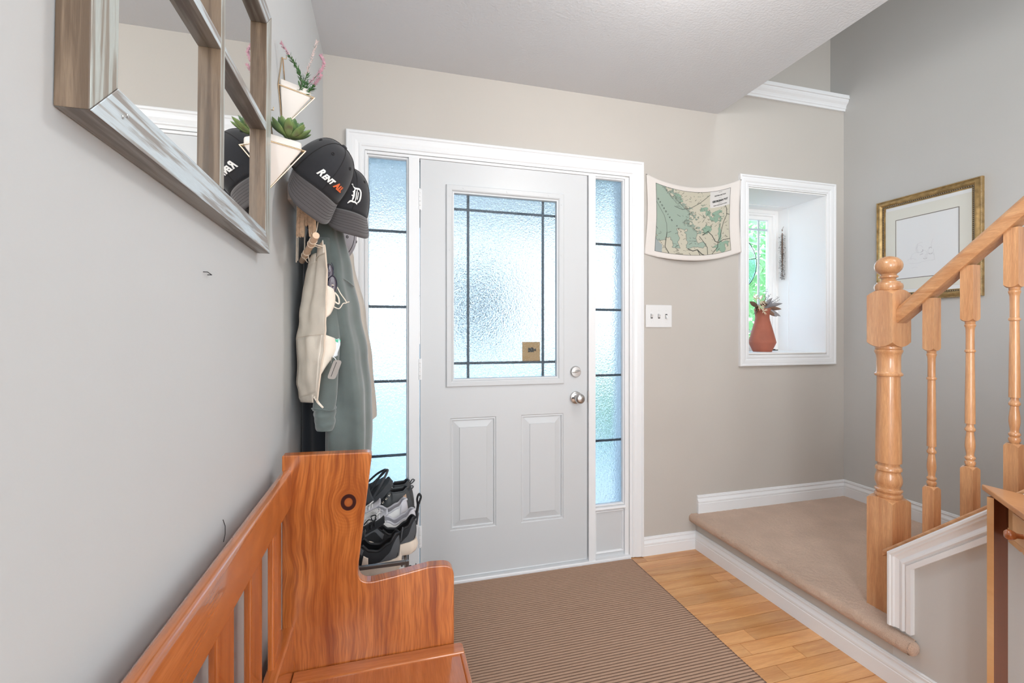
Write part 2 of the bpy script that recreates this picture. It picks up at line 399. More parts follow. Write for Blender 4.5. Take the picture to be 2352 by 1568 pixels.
# ------------------------------------------------------------------ setting
XL, YB, XR, ZC, XS, LZ = -.278, 2.214, 2.783, 2.48, 1.692, .182
b = B().box(-.45, XR, -3.1, 2.34, -.16, -.012)
floor = struct('floor', b, M['floor'])
rows = 0; bb_ = B()
y = 2.212
while y > -.95:
    x = XL + .002 - random.uniform(.0, .5)
    while x < XS:
        L = random.uniform(.28, .95); x0, x1 = max(x, XL + .001), min(x + L, XS - .001)
        if x1 - x0 > .02:
            pb = B().box(x0 + .0006, x1 - .0006, y - .0655, y - .0014, -.012, 0.0 - random.choice((0, .0002, .0004)))
            make('plank', pb, M['plank'], floor)
        x += L
    y -= .0663
struct('wall_left', B().box(-.42, XL, -3.0, 2.34, -.16, ZC + .02), M['wall_left'])
w = B()
for x0, x1, z0, z1, y1 in [(-.42, -.098, -.16, 2.655, 2.34), (-.098, 1.265, 2.06, 2.655, 2.34), (1.265, 1.62, -.16, 2.655, 2.34), (1.62, 2.048, -.16, 2.655, 2.62),
                           (2.048, 2.636, -.16, 1.095, 2.62), (2.048, 2.636, 2.075, 2.655, 2.62), (2.636, 2.95, -.16, 2.655, 2.62)]:
    w.box(x0, x1, YB, y1, z0, z1)
w.box(-.42, 2.95, 2.304, 2.62, 2.655, 5.2)
struct('wall_back', w, M['wall'])
struct('wall_right', B().box(XR, 2.95, -3.0, 2.34, -.16, 5.2), M['wall_cool'])
struct('wall_front', B().box(-.42, 2.95, -3.1, -3.0, -.16, 5.2), M['wall'])
struct('ceiling', B().box(-.42, 1.838, -3.0, YB, ZC, ZC + .27), M['ceiling'])
struct('wall_upstairs', B().box(1.72, 1.83, -3.0, 2.304, ZC + .27, 5.2), M['wall_cool'])
struct('ceiling_upstairs', B().box(1.7, 2.95, -3.1, 2.62, 5.2, 5.3), M['ceiling'])

BASE = [(0, 0), (.014, 0), (.014, .054), (.0118, .0555), (.0118, .0585), (.014, .061), (.0135, .068), (.0095, .075), (.0065, .081), (.0062, .085), (.009, .087), (.0092, .0905), (.0068, .093), (.0068, .097), (.004, .1), (0, .1)]
def baseboard(name, path, z0, **k):
    return struct(name, B().sweep(path, BASE, lambda a, b, h: (a, b, z0 + h)), M['white'], **k)
baseboard('baseboard_back', [(XS, .16), (XS, YB), (1.35, YB)], 0)
baseboard('baseboard_landing', [(XR, -.2), (XR, YB), (1.699, YB)], .197)
baseboard('baseboard_left', [(XL, YB), (XL, -1.0)], 0)
struct('baseboard_corner', B().sweep([(-.19, YB), (XL, YB)], BASE, lambda a, b, h: (a, b, h)), M['white'])
# ledge with cove moulding where the upper wall steps back
cove = [(0, 0), (.012, 0), (.013, .012), (.017, .016), (.017, .024), (.021, .034), (.030, .046), (.034, .056), (.034, .064), (.040, .066), (.040, .076), (0, .076)]
lb = B().prism([(h, z) for h, z in cove], lambda a, b, h: (h, YB - a, 2.612 + b), 1.80, XR - .001)
lb.box(1.80, XR - .001, YB - .038, 2.306, 2.687, 2.70)
struct('trim_1', lb, M['white'])

# landing: riser, deck, carpet with a rolled nosing
struct('landing', B().box(XS, XR, 1.17, YB, -.16, LZ - .02), M['wall'])
def carpet(u, v):
    # u: along Y, v: from under the nosing round the lip and across to the right wall
    Y = 1.096 + u * (YB - .001 - 1.096)
    s = v * 1.26
    r = .023
    if s < .10:
        a = -pi / 2 - .35 + (s / .10) * (pi + .35 - pi / 2 + pi / 2 - .0)
        a = -pi / 2 + (1 - s / .10) * 0 - 0
        t = s / .10
        ang = -pi / 2 - t * pi          # bottom -> front -> top
        x = 1.669 + cos(ang) * r; z = LZ - .008 + sin(ang) * r
        nx, nz = cos(ang), sin(ang)
    else:
        x = 1.669 + (s - .10) / 1.16 * (XR - .003 - 1.669); z = LZ - .008 + r; nx, nz = 0, 1
    k = noise.noise((x * 90, Y * 90, z * 90)) * .0022 + noise.noise((x * 260, Y * 260, z * 260)) * .0016 + noise.noise((x * 9, Y * 9, 3)) * .0015
    return (x + nx * k, Y, z + nz * k)
def nu_(t): return t
cb = B(); cb.grid(lambda u, v: carpet(u, v), 300, 330)
def nose(u, v):
    a = pi * 2 * u; b_ = v * pi / 2; k = 1 + .10 * noise.noise((cos(a) * 3, sin(a) * 3, v * 4))
    return (1.669 + .0235 * k * cos(a) * sin(b_) + .004, 1.0975 - .016 * cos(b_) * k, LZ - .008 + .0235 * k * sin(a) * sin(b_))
cb.grid(nose, 40, 12, cu=True)
cp = make('carpet', cb, M['carpet'], smooth=180, recalc=False)
tag(cp, 'beige cut pile carpet covering the stair landing and its rolled front edge', 'carpet', kind='stuff')
# rolled tuft at the end of the nosing
# stairs (behind the half wall) rising toward the viewer
st = B()
for i in range(6):
    st.box(1.90, XR, 1.09 - .21 * (i + 1), 1.09 - .21 * i, -.16, LZ + .195 * (i + 1))
struct('stairs', st, M['carpet'])
SL = .905
def zs(y): return .46 + SL * (1.173 - y)
YE = .02
struct('wall_stairs', B().prism([(1.17, -.16), (1.17, zs(1.17) - .004), (YE, zs(YE) - .004), (YE, -.16)], lambda a, b, h: (h, a, b), XS, 1.895), M['wall_cool'])
SP = [(0, 0), (0, .024), (.004, .027), (.010, .027), (.013, .023), (.018, .023), (.021, .017), (.033, .014), (.041, .019), (.046, .020), (.049, .013), (.054, .012), (.056, .018), (.070, .018), (.070, 0)]
tb = B().sweep([(1.173, .212), (1.173, .46), (YE, zs(YE))], [(o, h) for o, h in SP], lambda a, b, h: (XS - h, a, b))
struct('trim_2', tb, M['white'])

# ---- front door unit
JY = 2.196
CAS = [(0, 0), (0, .019), (.004, .022), (.012, .022), (.016, .018), (.026, .018), (.040, .0165), (.054, .011), (.058, .013), (.064, .013), (.068, .009), (.082, .009), (.082, 0)]
struct('trim_3', B().sweep([(1.35, 0.004), (1.35, 2.147), (-.179, 2.147), (-.179, 0.004)], CAS, lambda a, b, h: (a, YB - h, b)), M['white'])
fr = B()
fr.box(-.098, -.088, 2.200, 2.33, 0, 2.06); fr.box(1.240, 1.265, 2.207, 2.33, 0, 2.06)
fr.box(-.088, 1.240, 2.201, 2.33, 2.047, 2.06)
fr.box(.100, .1495, 2.192, 2.29, 0.006, 2.047); fr.box(1.0225, 1.061, 2.192, 2.29, 0.006, 2.047)
fr.box(.1495, 1.0225, 2.206, 2.29, 2.068 - .0005, 2.0705) if False else None
struct('trim_4', fr, M['white'], bevel=.002)
sill = B().box(-.098, 1.268, 2.186, 2.36, 0.0, .022).box(.1495, 1.0225, 2.215, 2.3, .022, .030)
struct('trim_5', sill, M['white'], bevel=.004)

door = thing('door_1', None, None, (.586, YB, .03), kind='structure')
DY = 2.206; X0, X1, Z0, Z1 = .1550, 1.0180, .034, 2.066 - .02
gx0, gx1, gz0, gz1 = .298, .870, .972, 1.918
pan = [(.296, .526, .257, .803), (.655, .885, .257, .805)]
xs = sorted({X0, X1, gx0, gx1, .296, .526, .655, .885}); zs_ = sorted({X0 * 0 + Z0, Z1, gz0, gz1, .257, .803, .805})
pan = [(.296, .526, .257, .803), (.655, .885, .257, .803)]; zs_ = [Z0, .257, .803, gz0, gz1, Z1]
d = B()
def hole(xa, za):
    if gx0 <= xa < gx1 - 1e-6 and gz0 <= za < gz1 - 1e-6: return True
    return any(p[0] <= xa < p[1] - 1e-6 and p[2] <= za < p[3] - 1e-6 for p in pan)
for i in range(len(xs) - 1):
    for j in range(len(zs_) - 1):
        if not hole(xs[i], zs_[j]):
            d.add([(xs[i], DY, zs_[j]), (xs[i + 1], DY, zs_[j]), (xs[i + 1], DY, zs_[j + 1]), (xs[i], DY, zs_[j + 1])], [(0, 1, 2, 3)])
def nested(bld, x0, x1, z0, z1, loops):
    vs = []
    for ins, h in loops: vs += [(x0 + ins, DY + h, z0 + ins), (x1 - ins, DY + h, z0 + ins), (x1 - ins, DY + h, z1 - ins), (x0 + ins, DY + h, z1 - ins)]
    n = len(loops); fs = [(i * 4 + k, i * 4 + (k + 1) % 4, i * 4 + 4 + (k + 1) % 4, i * 4 + 4 + k) for i in range(n - 1) for k in range(4)] + [tuple((n - 1) * 4 + k for k in range(4))]
    bld.add(vs, fs)
for p in pan: nested(d, *p, [(0, 0), (.004, .004), (.010, .003), (.012, .010), (.016, .011), (.046, .003), (.048, .0)])
for (xa, za), (xb, zb) in [((X0, Z0), (X1, Z0)), ((X1, Z0), (X1, Z1)), ((X1, Z1), (X0, Z1)), ((X0, Z1), (X0, Z0))]:
    d.add([(xa, DY, za), (xb, DY, zb), (xb, DY + .044, zb), (xa, DY + .044, za)], [(0, 1, 2, 3)])
for xa, xb, za, zb in [(X0, gx0, Z0, Z1), (gx1, X1, Z0, Z1), (gx0, gx1, Z0, gz0), (gx0, gx1, gz1, Z1)]:
    d.add([(xa, DY + .044, za), (xb, DY + .044, za), (xb, DY + .044, zb), (xa, DY + .044, zb)], [(0, 1, 2, 3)])
make('door_slab', d, M['door_white'], door)
LF = [(0, -.002), (0, .008), (.003, .011), (.022, .011), (.027, .009), (.031, .004), (.038, .003), (.040, -.02), (.034, -.03)]
lite = make('glass_frame', B().sweep([(.885, .956), (.885, 1.935), (.277, 1.935), (.277, .956)], LF, lambda a, b, h: (a, DY - h, b), closed=True), M['door_white'], door)
for k, (x, z) in enumerate([(.293, 1.88), (.293, 1.62), (.293, 1.35), (.293, 1.08), (.87, 1.88), (.87, 1.62), (.87, 1.35), (.87, 1.08), (.36, 1.922), (.58, 1.922), (.8, 1.922), (.36, .968), (.58, .968), (.8, .968)]):
    make('screw_cover', B().lathe([(.0045, 0), (.0045, .0012), (.003, .0022)], (x, DY - .0132, z), 10, ax='y'), M['door_white'], lite)
def pane(name, x0, x1, z0, z1, y, par, mat='frost', th=.004):
    return make(name, B().box(x0, x1, y, y + th, z0, z1), M[mat], par)
pane('glass_pane', .305, .862, .98, 1.91, 2.222, door)
gr = make('grille', B().box(.3815, .3945, 2.2275, 2.232, .985, 1.905).box(.7725, .7855, 2.2275, 2.232, .985, 1.905).box(.31, .858, 2.2277, 2.2318, 1.062, 1.0745).box(.31, .858, 2.2277, 2.2318, 1.819, 1.8315), M['muntin'], door)
sk = make('sticker', B().box(.667, .763, 2.2268, 2.2272, 1.074, 1.172), M['sticker'], door); sk['label'] = 'square beige camera sticker in the lower right of the door glass'
make('camera_symbol', B().prism([(.698, 1.120), (.698, 1.141), (.706, 1.143), (.712, 1.140), (.716, 1.144), (.724, 1.144), (.728, 1.139), (.730, 1.135), (.741, 1.139), (.741, 1.124), (.730, 1.128), (.730, 1.120)], lambda a, b, h: (a, h, b), 2.2263, 2.2267), M['sticker_ink'], sk)
for z in (1.851, 1.045, .25):
    hb = B()
    for i in range(5): hb.lathe([(.0066, -.05 + i * .02 + .0006), (.0066, -.03 + i * .02 - .0006)], (.1505, 2.196, z), 12)
    hb.box(.139, .162, 2.2035, 2.2058, z - .05, z + .05)
    make('hinge', hb, M['white'], door, smooth=40)
def round_prof(b_, prof, c): return b_.lathe(prof, c, 36, ax='y')
db = round_prof(B(), [(.0, 0), (.029, 0), (.030, -.003), (.029, -.008), (.0255, -.012), (.0, -.0125)], (.951, DY, 1.016))
dead = make('deadbolt', db, M['steel'], door, smooth=35)
tb_ = B()
tb_.grid(lambda u, v: (.951 + cos(v * pi - pi / 2) * 0 + (u - .5) * .042, DY - .012 - .014 * max(0, sin(v * pi)) , 1.018 + (v - .5) * .013 * sqrt(max(0.02, 1 - (2 * u - 1) ** 2)) + (u - .5) * .008), 16, 10)
make('thumb_turn', tb_, M['steel'], dead, smooth=60)
kb = round_prof(B(), [(.0, 0), (.031, 0), (.033, -.003), (.031, -.009), (.024, -.013), (.015, -.015), (.0125, -.02), (.0125, -.032), (.016, -.038), (.023, -.045), (.0262, -.053), (.0255, -.061), (.021, -.068), (.012, -.0715), (.0, -.072)], (.953, DY, .881))
knob = make('door_knob', kb, M['steel'], door, smooth=40)
make('lock_button', B().lathe([(.0045, 0), (.0045, -.004), (.003, -.0055)], (.932, DY - .0105, .881), 12, ax='y'), M['dark'], knob)
make('latch_plate', B().box(1.0195, 1.0245, 2.1925, 2.2125, .852, .912), M['steel'], door)
make('weatherstrip', B().box(.1497, .1533, 2.232, 2.25, .03, 2.066).box(1.0187, 1.0223, 2.232, 2.25, .03, 2.066).box(.1497, 1.0223, 2.232, 2.25, 2.0465, 2.0475), M['gap'], door)

SF = [(0, -.02), (0, .004), (.004, .008), (.010, .009), (.014, .006), (.020, .004), (.022, -.012)]
def sidelight(name, x0, x1, z0, z1, bars, mid):
    o = thing(name, None, None, (mid, YB, 0), kind='structure')
    SW = [(0, -.03), (0, .004), (.003, .0075), (.007, .0075), (.010, .003), (.012, -.012)]
    make('stop_frame', B().sweep([(x1 + .008, z0 - .010), (x1 + .008, z1 + .008), (x0 - .006, z1 + .008), (x0 - .006, z0 - .010)], SW, lambda a, b, h: (a, 2.214 - h, b), closed=True), M['white'], o)
    pane('glass_pane', x0 - .003, x1 + .003, z0 - .004, z1 + .004, 2.222, o)
    for z in bars: make('glazing_bar', B().box(x0 - .003, x1 + .003, 2.2275, 2.232, z - .0062, z + .0062), M['muntin'], o)
    return o
w1 = sidelight('window_1', -.086, .093, .304, 2.038, (1.698, 1.341, .989, .638), 0)
w2 = sidelight('window_2', 1.064, 1.230, .304, 2.040, (1.695, 1.343, .991, .641), 1.15)
for o, xa, xb in ((w1, -.088, .100), (w2, 1.061, 1.240)):
    make('apron_board', B().box(xa, xb, 2.2185, 2.26, .02, .29), M['door_white'], o)
    make('apron_bead', B().sweep([(xb - .004, .042), (xb - .004, .268), (xa + .006, .268), (xa + .006, .042)], [(0, 0), (0, .006), (.004, .009), (.008, .006), (.010, 0)], lambda a, b, h: (a, 2.2185 - h, b), closed=True), M['white'], o)
    make('apron_rail', B().prism([(2.20, .276), (2.197, .282), (2.20, .290), (2.222, .294), (2.222, .274)], lambda a, b, h: (h, a, b), xa, xb), M['white'], o)

# ---- deep little window beside the door
NX0, NX1, NZ0, NZ1 = 2.048, 2.636, 1.095, 2.075
NC = [(0, 0), (0, .016), (.003, .019), (.010, .019), (.014, .015), (.022, .0155), (.036, .014), (.044, .009), (.048, .011), (.056, .011), (.060, .007), (.066, .007), (.066, 0)]
struct('trim_6', B().sweep([(2.702, 1.024), (2.702, 2.146), (1.984, 2.146), (1.984, 1.024)], NC, lambda a, b, h: (a, YB - h, b), closed=True), M['white'])
nb = B()
for p in ([(NX0, NZ0), (NX0, NZ1)], [(NX0, NZ1), (NX1, NZ1)], [(NX1, NZ1), (NX1, NZ0)], [(NX1, NZ0), (NX0, NZ0)]):
    pass
nb.box(NX0 - .001, NX0 + .004, 2.208, 2.478, NZ0, NZ1); nb.box(NX1 - .004, NX1 + .001, 2.208, 2.478, NZ0, NZ1)
nb.box(NX0, NX1, 2.208, 2.478, NZ1 - .004, NZ1 + .001); nb.box(NX0, NX1, 2.208, 2.61, NZ0 - .001, NZ0 + .005)
nb.box(NX0 - .001, NX0 + .007, 2.4785, 2.61, NZ0, NZ1); nb.box(NX1 - .007, NX1 + .001, 2.4785, 2.61, NZ0, NZ1); nb.box(NX0, NX1, 2.4785, 2.61, NZ1 - .007, NZ1 + .001)
struct('trim_7', nb, M['niche_white'])
w3 = thing('window_3', None, None, (2.34, 2.6, NZ0), kind='structure')
WF = [(0, -.04), (0, .02), (.004, .022), (.022, .022), (.026, .016), (.036, .014), (.040, .004), (.062, .003), (.066, -.004), (.068, -.02)]
make('window_frame', B().sweep([(NX1 - .006, NZ0 + .005), (NX1 - .006, NZ1 - .007), (NX0 + .006, NZ1 - .007), (NX0 + .006, NZ0 + .005)], WF, lambda a, b, h: (a, 2.585 - h, b), closed=True), M['niche_white'], w3)
pane('glass_pane', NX0 + .068, NX1 - .068, NZ0 + .07, NZ1 - .07, 2.592, w3, 'clear')
make('grille', B().box(2.486, 2.502, 2.5965, 2.601, NZ0 + .07, NZ1 - .07).box(2.182, 2.198, 2.5965, 2.601, NZ0 + .07, NZ1 - .07).box(NX0 + .068, NX1 - .068, 2.5967, 2.6008, 1.931, 1.946).box(NX0 + .068, NX1 - .068, 2.5967, 2.6008, 1.224, 1.239), M['grille_pale'], w3)

# ---- outside
struct('ground', B().box(-30, 30, 2.36, 70, -.4, -.2), M['concrete'])
tag(make('lawn', B().box(3.0, 9, 3.2, 12, -.2, -.16), M['grass']), kind='structure')
struct('porch_roof', B().box(-1.5, 1.95, 2.35, 4.3, 2.34, 2.55).box(-1.5, 1.95, 4.2, 4.3, 2.2, 2.34), M['soffit'])
struct('house_roof', B().box(-4, 5, -3.6, 2.6, 5.3, 5.4), M['soffit'])
def tree(name, x, y, z0, z1, rad, label, n, mat, lsize=.085, seed=1):
    rnd = random.Random(seed)
    o = thing(name, label, 'tree' if 'tree' in label else 'bush', (x, y, -.2))
    make('trunk', B().tube([(x, y, -.2), (x + .05, y + .03, z0 * .6), (x, y, z0 + .4)], [.08, .06, .04], 10), M['bark'], o, smooth=60)
    lv = B()
    for i in range(n):
        while True:
            p = Vector((rnd.uniform(-1, 1), rnd.uniform(-1, 1), rnd.uniform(-1, 1)))
            if p.length < 1: break
        c = Vector((x + p.x * rad, y + p.y * rad, (z0 + z1) / 2 + p.z * (z1 - z0) / 2))
        q = Matrix.Rotation(rnd.uniform(0, 6.3), 3, 'Z') @ Matrix.Rotation(rnd.uniform(-1.1, 1.1), 3, 'X')
        s = lsize * rnd.uniform(.6, 1.25)
        pts = [(0, 0, 0), (.34 * s, .4 * s, .03 * s), (.22 * s, .8 * s, -.02 * s), (0, 1.2 * s, -.1 * s), (-.22 * s, .8 * s, -.02 * s), (-.34 * s, .4 * s, .03 * s)]
        lv.add([c + q @ Vector(t) for t in pts], [(0, 1, 2, 3), (0, 3, 4, 5)])
    f = make('foliage', lv, mat, o, recalc=False); f['kind'] = 'stuff'
    return o
tree('leafy_tree', 5.2, 5.3, .5, 3.6, 1.15, 'bright green leafy tree outside the small window', 5200, M['tree'], .12, 3)
tree('garden_tree', 1.35, 7.2, 1.15, 2.35, .75, 'small grey green tree blurred behind the frosted door glass', 1500, M['hedge'], .16, 5)

# ------------------------------------------------------------------ pine bench
KNOT_X, KNOT_Z = -.094 + .04, .782
M['pine_knot'] = panel_mat()
BY = 1.23
bench = thing('bench', 'orange pine settle bench with slatted back and shaped end panel', 'bench', (-.04, .68, 0))
def rnd_poly(pts, n=6):
    """pts: (x, z, r) -> polygon with rounded corners"""
    out = []; N = len(pts)
    for i, (x, z, r) in enumerate(pts):
        p = Vector((x, z)); a = Vector(pts[i - 1][:2]); c = Vector(pts[(i + 1) % N][:2])
        if r <= 0: out.append((x, z)); continue
        d1 = (a - p).normalized(); d2 = (c - p).normalized(); ang = d1.angle(d2); t = min(r / math.tan(ang / 2), (a - p).length * .49, (c - p).length * .49)
        for k in range(n + 1):
            s = k / n; q = (1 - s) ** 2 * (p + d1 * t) + 2 * s * (1 - s) * p + s * s * (p + d2 * t); out.append((q.x, q.y))
    return out
end_poly = rnd_poly([(-.249, 0, 0), (.150, 0, 0), (.176, .08, .05), (.176, .587, .055), (.11, .590, .10), (.02, .577, .12), (-.076, .566, .055), (-.036, .905, .045), (-.06, .907, 0), (-.249, .911, .004)], 8)
for i, y0 in enumerate((BY, .10)):
    e = make('end_panel', B().prism(end_poly, lambda a, b_, h: (a, h, b_), y0, y0 + .034), M['pine_knot'], bench, bevel=.009)
def rail(name, x0, x1, z0, z1, ya, yb, mat, r=.012):
    return make(name, B().prism(rnd_poly([(x0, z0, r * .4), (x1, z0, r * .4), (x1, z1, r), (x0, z1, r)], 5), lambda a, b_, h: (a, h, b_), ya, yb), mat, bench, smooth=50)
rail('back_rail', -.251, -.227, .785, .876, .132, BY, M['pine'], .011)
rail('lower_rail', -.251, -.222, .375, .486, .132, BY, M['pine'], .006)
for k in range(6):
    yc = 1.120 - k * .169
    make('slat', B().prism(rnd_poly([(-.247, yc - .038, .002), (-.2345, yc - .038, .004), (-.2345, yc + .038, .004), (-.247, yc + .038, .002)], 3), lambda a, b_, h: (a, b_, h), .48, .79), M['pine_z'], bench, smooth=50)
seat = make('seat', B().prism(rnd_poly([(.19, .355, .008), (.19, .371, .008), (-.222, .371, 0), (-.222, .355, 0)], 4), lambda a, b_, h: (a, h, b_), .175, 1.188), M['pine'], bench, smooth=40)
for y0, y1 in ((1.188, BY), (.132, .174)):
    make('seat_end_strip', B().prism(rnd_poly([(-.222, y0, 0), (.198, y0, .004), (.198, y1 - .001, .012), (-.222, y1 - .001, 0)], 4), lambda a, b_, h: (a, b_, h), .352, .376), M['pine_x'], bench, bevel=.003)
make('front_board', B().box(.145, .17, .132, BY, .06, .352), M['pine'], bench, bevel=.003)
make('lid_front', B().prism(rnd_poly([(.186, .350, .004), (.200, .350, .006), (.200, .373, .009), (.186, .373, .004)], 4), lambda a, b_, h: (a, h, b_), .175, 1.1875), M['pine'], bench, smooth=50)

# ------------------------------------------------------------------ rug
rg = B()
RX0, RX1, RY0, RY1 = .02, 1.272, 1.285, 2.186
NR = 66
def rugf(u, v):
    X = RX0 + u * (RX1 - RX0); Y = RY0 + v * (RY1 - RY0)
    h = .0035 + .0065 * abs(sin(pi * v * NR)) ** .55 + noise.noise((X * 120, Y * 200, 0)) * .0006
    e = min(u, 1 - u) * 90
    return (X + noise.noise((Y * 60, 3, 0)) * .0008 * (1 if u > .5 else -1), Y, max(.0015, h * min(1, .35 + e)))
rg.grid(rugf, 90, NR * 6)
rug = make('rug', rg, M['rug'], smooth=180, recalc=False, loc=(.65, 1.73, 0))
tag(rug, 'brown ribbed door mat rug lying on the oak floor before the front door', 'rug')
bd = B()


# ------------------------------------------------------------------ stair railing
NX, NY = 1.795, 1.2565
railing = thing('stair_railing', 'oak stair railing with ball-topped newel post and turned balusters', 'railing', (NX, NY, LZ + .012))
newel = None
def turned(prof, c, n=40): return B().lathe(prof, c, n)
def lamb_block(b_, cx, cy, w, z0, z1, d0, d1, n=8):
    """square block whose end faces are turned: arched tops on each face"""
    h = w / 2; ring0 = []; ring1 = []
    for side in range(4):
        for k in range(n):
            t = -1 + 2 * k / n; a = side * pi / 2
            x, y = (t * h, -h); X = x * cos(a) - y * sin(a); Y = x * sin(a) + y * cos(a)
            ring0.append((cx + X, cy + Y, z0 + d0 * t * t)); ring1.append((cx + X, cy + Y, z1 - d1 * t * t))
    N = 4 * n
    vs = ring0 + ring1 + [(cx + (x - cx) * .62, cy + (y - cy) * .62, z0 - .001) for x, y, z in ring0] + [(cx + (x - cx) * .62, cy + (y - cy) * .62, z1 + .001) for x, y, z in ring1]
    fs = [(i, (i + 1) % N, N + (i + 1) % N, N + i) for i in range(N)] + [(2 * N + i, 2 * N + (i + 1) % N, (i + 1) % N, i) for i in range(N)] + [(N + i, N + (i + 1) % N, 3 * N + (i + 1) % N, 3 * N + i) for i in range(N)]
    b_.add(vs, fs)
nb_ = B()
lamb_block(nb_, NX, NY, .091, 1.165, 1.373, .017, .017)
newel = make('newel_post', nb_, M['oak'], railing, smooth=30)
nb2 = B(); nb2.box(NX - .0455, NX + .0455, NY - .0455, NY + .0455, LZ + .0125, .55); lamb_block(nb2, NX, NY, .091, .55, .610, 0, .012)
make('base_block', nb2, M['oak'], newel, smooth=30)
sh = turned([(r_ * .775, z_) for r_, z_ in [(.0, .60), (.040, .60), (.046, .606), (.052, .611), (.0545, .617), (.053, .623), (.046, .6255), (.049, .630), (.0535, .634), (.0535, .639), (.046, .642), (.0445, .646), (.047, .652), (.0525, .664), (.0535, .672), (.052, .683), (.048, .694), (.0455, .701), (.046, .706), (.0515, .710), (.0515, .718), (.048, .722), (.043, .726), (.0425, .734), (.0425, .737), (.0505, .738), (.0500, .80), (.0480, .90), (.0455, 1.0), (.0447, 1.052), (.0447, 1.056), (.052, 1.058), (.0547, 1.0625), (.0547, 1.066), (.050, 1.070), (.0465, 1.074), (.0465, 1.12), (.0475, 1.134), (.0515, 1.142), (.0545, 1.147), (.0545, 1.153), (.049, 1.156), (.052, 1.158), (.052, 1.172)]], (NX, NY, 0))
make('turned_shaft', sh, M['oak'], newel, smooth=35)
fin = [(.040, 1.368), (.052, 1.374), (.0555, 1.382), (.0555, 1.390), (.052, 1.397), (.045, 1.400), (.045, 1.404), (.039, 1.405), (.031, 1.409), (.0275, 1.414), (.030, 1.419), (.037, 1.421), (.037, 1.426), (.030, 1.428)]
fin += [(.0555 * sin(a) , 1.4635 - .0365 * cos(a)) for a in [radians(t) for t in (35, 50, 65, 80, 95, 110, 125, 140, 152, 163, 172, 178)]]
make('ball_finial', turned([(r_ * .775, z_) for r_, z_ in fin], (NX, NY, 0)), M['oak'], newel, smooth=35)
# baluster: heights measured on the first one
def baluster(k):
    y = 1.118 - .1065 * k; dz = .0975 * k; w = .034
    b_ = B(); cap_top = zs(y) + .02
    zt = 1.3486 + .9 * (1.1018 - y) + .012
    lamb_block(b_, NX, y, w, 1.155 + dz, zt - .012, .008, 0, 6)
    o = make('baluster', b_, M['oak'], railing, smooth=30)
    b2 = B(); lamb_block(b2, NX, y, w, cap_top - .03, .692 + dz, 0, .008, 6); make('base_block', b2, M['oak'], o, smooth=30)
    pr = [(.0125, .688), (.0135, .694), (.0165, .699), (.0178, .704), (.0165, .709), (.0135, .711), (.0145, .714), (.0178, .718), (.0172, .722), (.0135, .725), (.0125, .729), (.0128, .735), (.0155, .748), (.0165, .757), (.0162, .768), (.0145, .783), (.0122, .797), (.0120, .803), (.0155, .805), (.0172, .809), (.0165, .813), (.0135, .817), (.0118, .822), (.0118, .8275), (.0166, .8285), (.0160, .90), (.0148, .98), (.0138, 1.045), (.0136, 1.055), (.0165, 1.0565), (.0178, 1.060), (.0165, 1.0635), (.0138, 1.065), (.0136, 1.10), (.0140, 1.128), (.0155, 1.136), (.0178, 1.1395), (.0178, 1.144), (.0150, 1.146), (.0165, 1.148), (.0165, 1.160)]
    make('turned_shaft', B().lathe([(r * .76, z + dz) for r, z in pr], (NX, y, 0), 24), M['oak'], o, smooth=35)
for k in range(6): baluster(k)
# handrail
hp = rnd_poly([(-.024, 0, .002), (.024, 0, .002), (.0285, .018, .004), (.029, .036, .010), (.018, .053, .016), (-.018, .053, .016), (-.029, .036, .010), (-.0285, .018, .004)], 4)
Y0, Y1 = 1.2105, .40
def hr(a, b_, y): return (NX + a, y, 1.2505 + .9 * (1.211 - y) + b_ * 1.18)
make('handrail', B().prism(hp, hr, Y0, Y1), M['oak_y'], railing, smooth=40)
cp_ = rnd_poly([(1.700, 0, .004), (1.897, 0, .004), (1.897, .024, .008), (1.700, .024, .008)], 4)
make('shoe_rail', B().prism(cp_, lambda a, b_, y: (a, y, zs(y) - .004 + b_), 1.2105, YE), M['oak_y'], railing, smooth=40)

# ------------------------------------------------------------------ corner table
table = thing('corner_table', 'light wooden corner table with one small drawer by the stair wall', 'table', (1.5, .7, 0))
TZ = .778; TA = (1.662, .913); TL = .56
top_poly = rnd_poly([TA, (TA[0], TA[1] - TL), (TA[0] - TL, TA[1] - TL)] if False else [(TA[0], TA[1], .006), (TA[0] - TL, TA[1] - TL, .006), (TA[0], TA[1] - TL, .006)], 4)
make('table_top', B().prism(top_poly, lambda a, b_, h: (a, b_, h), TZ - .0155, TZ), M['table_top'], table, bevel=.004)
q = sqrt(.5)
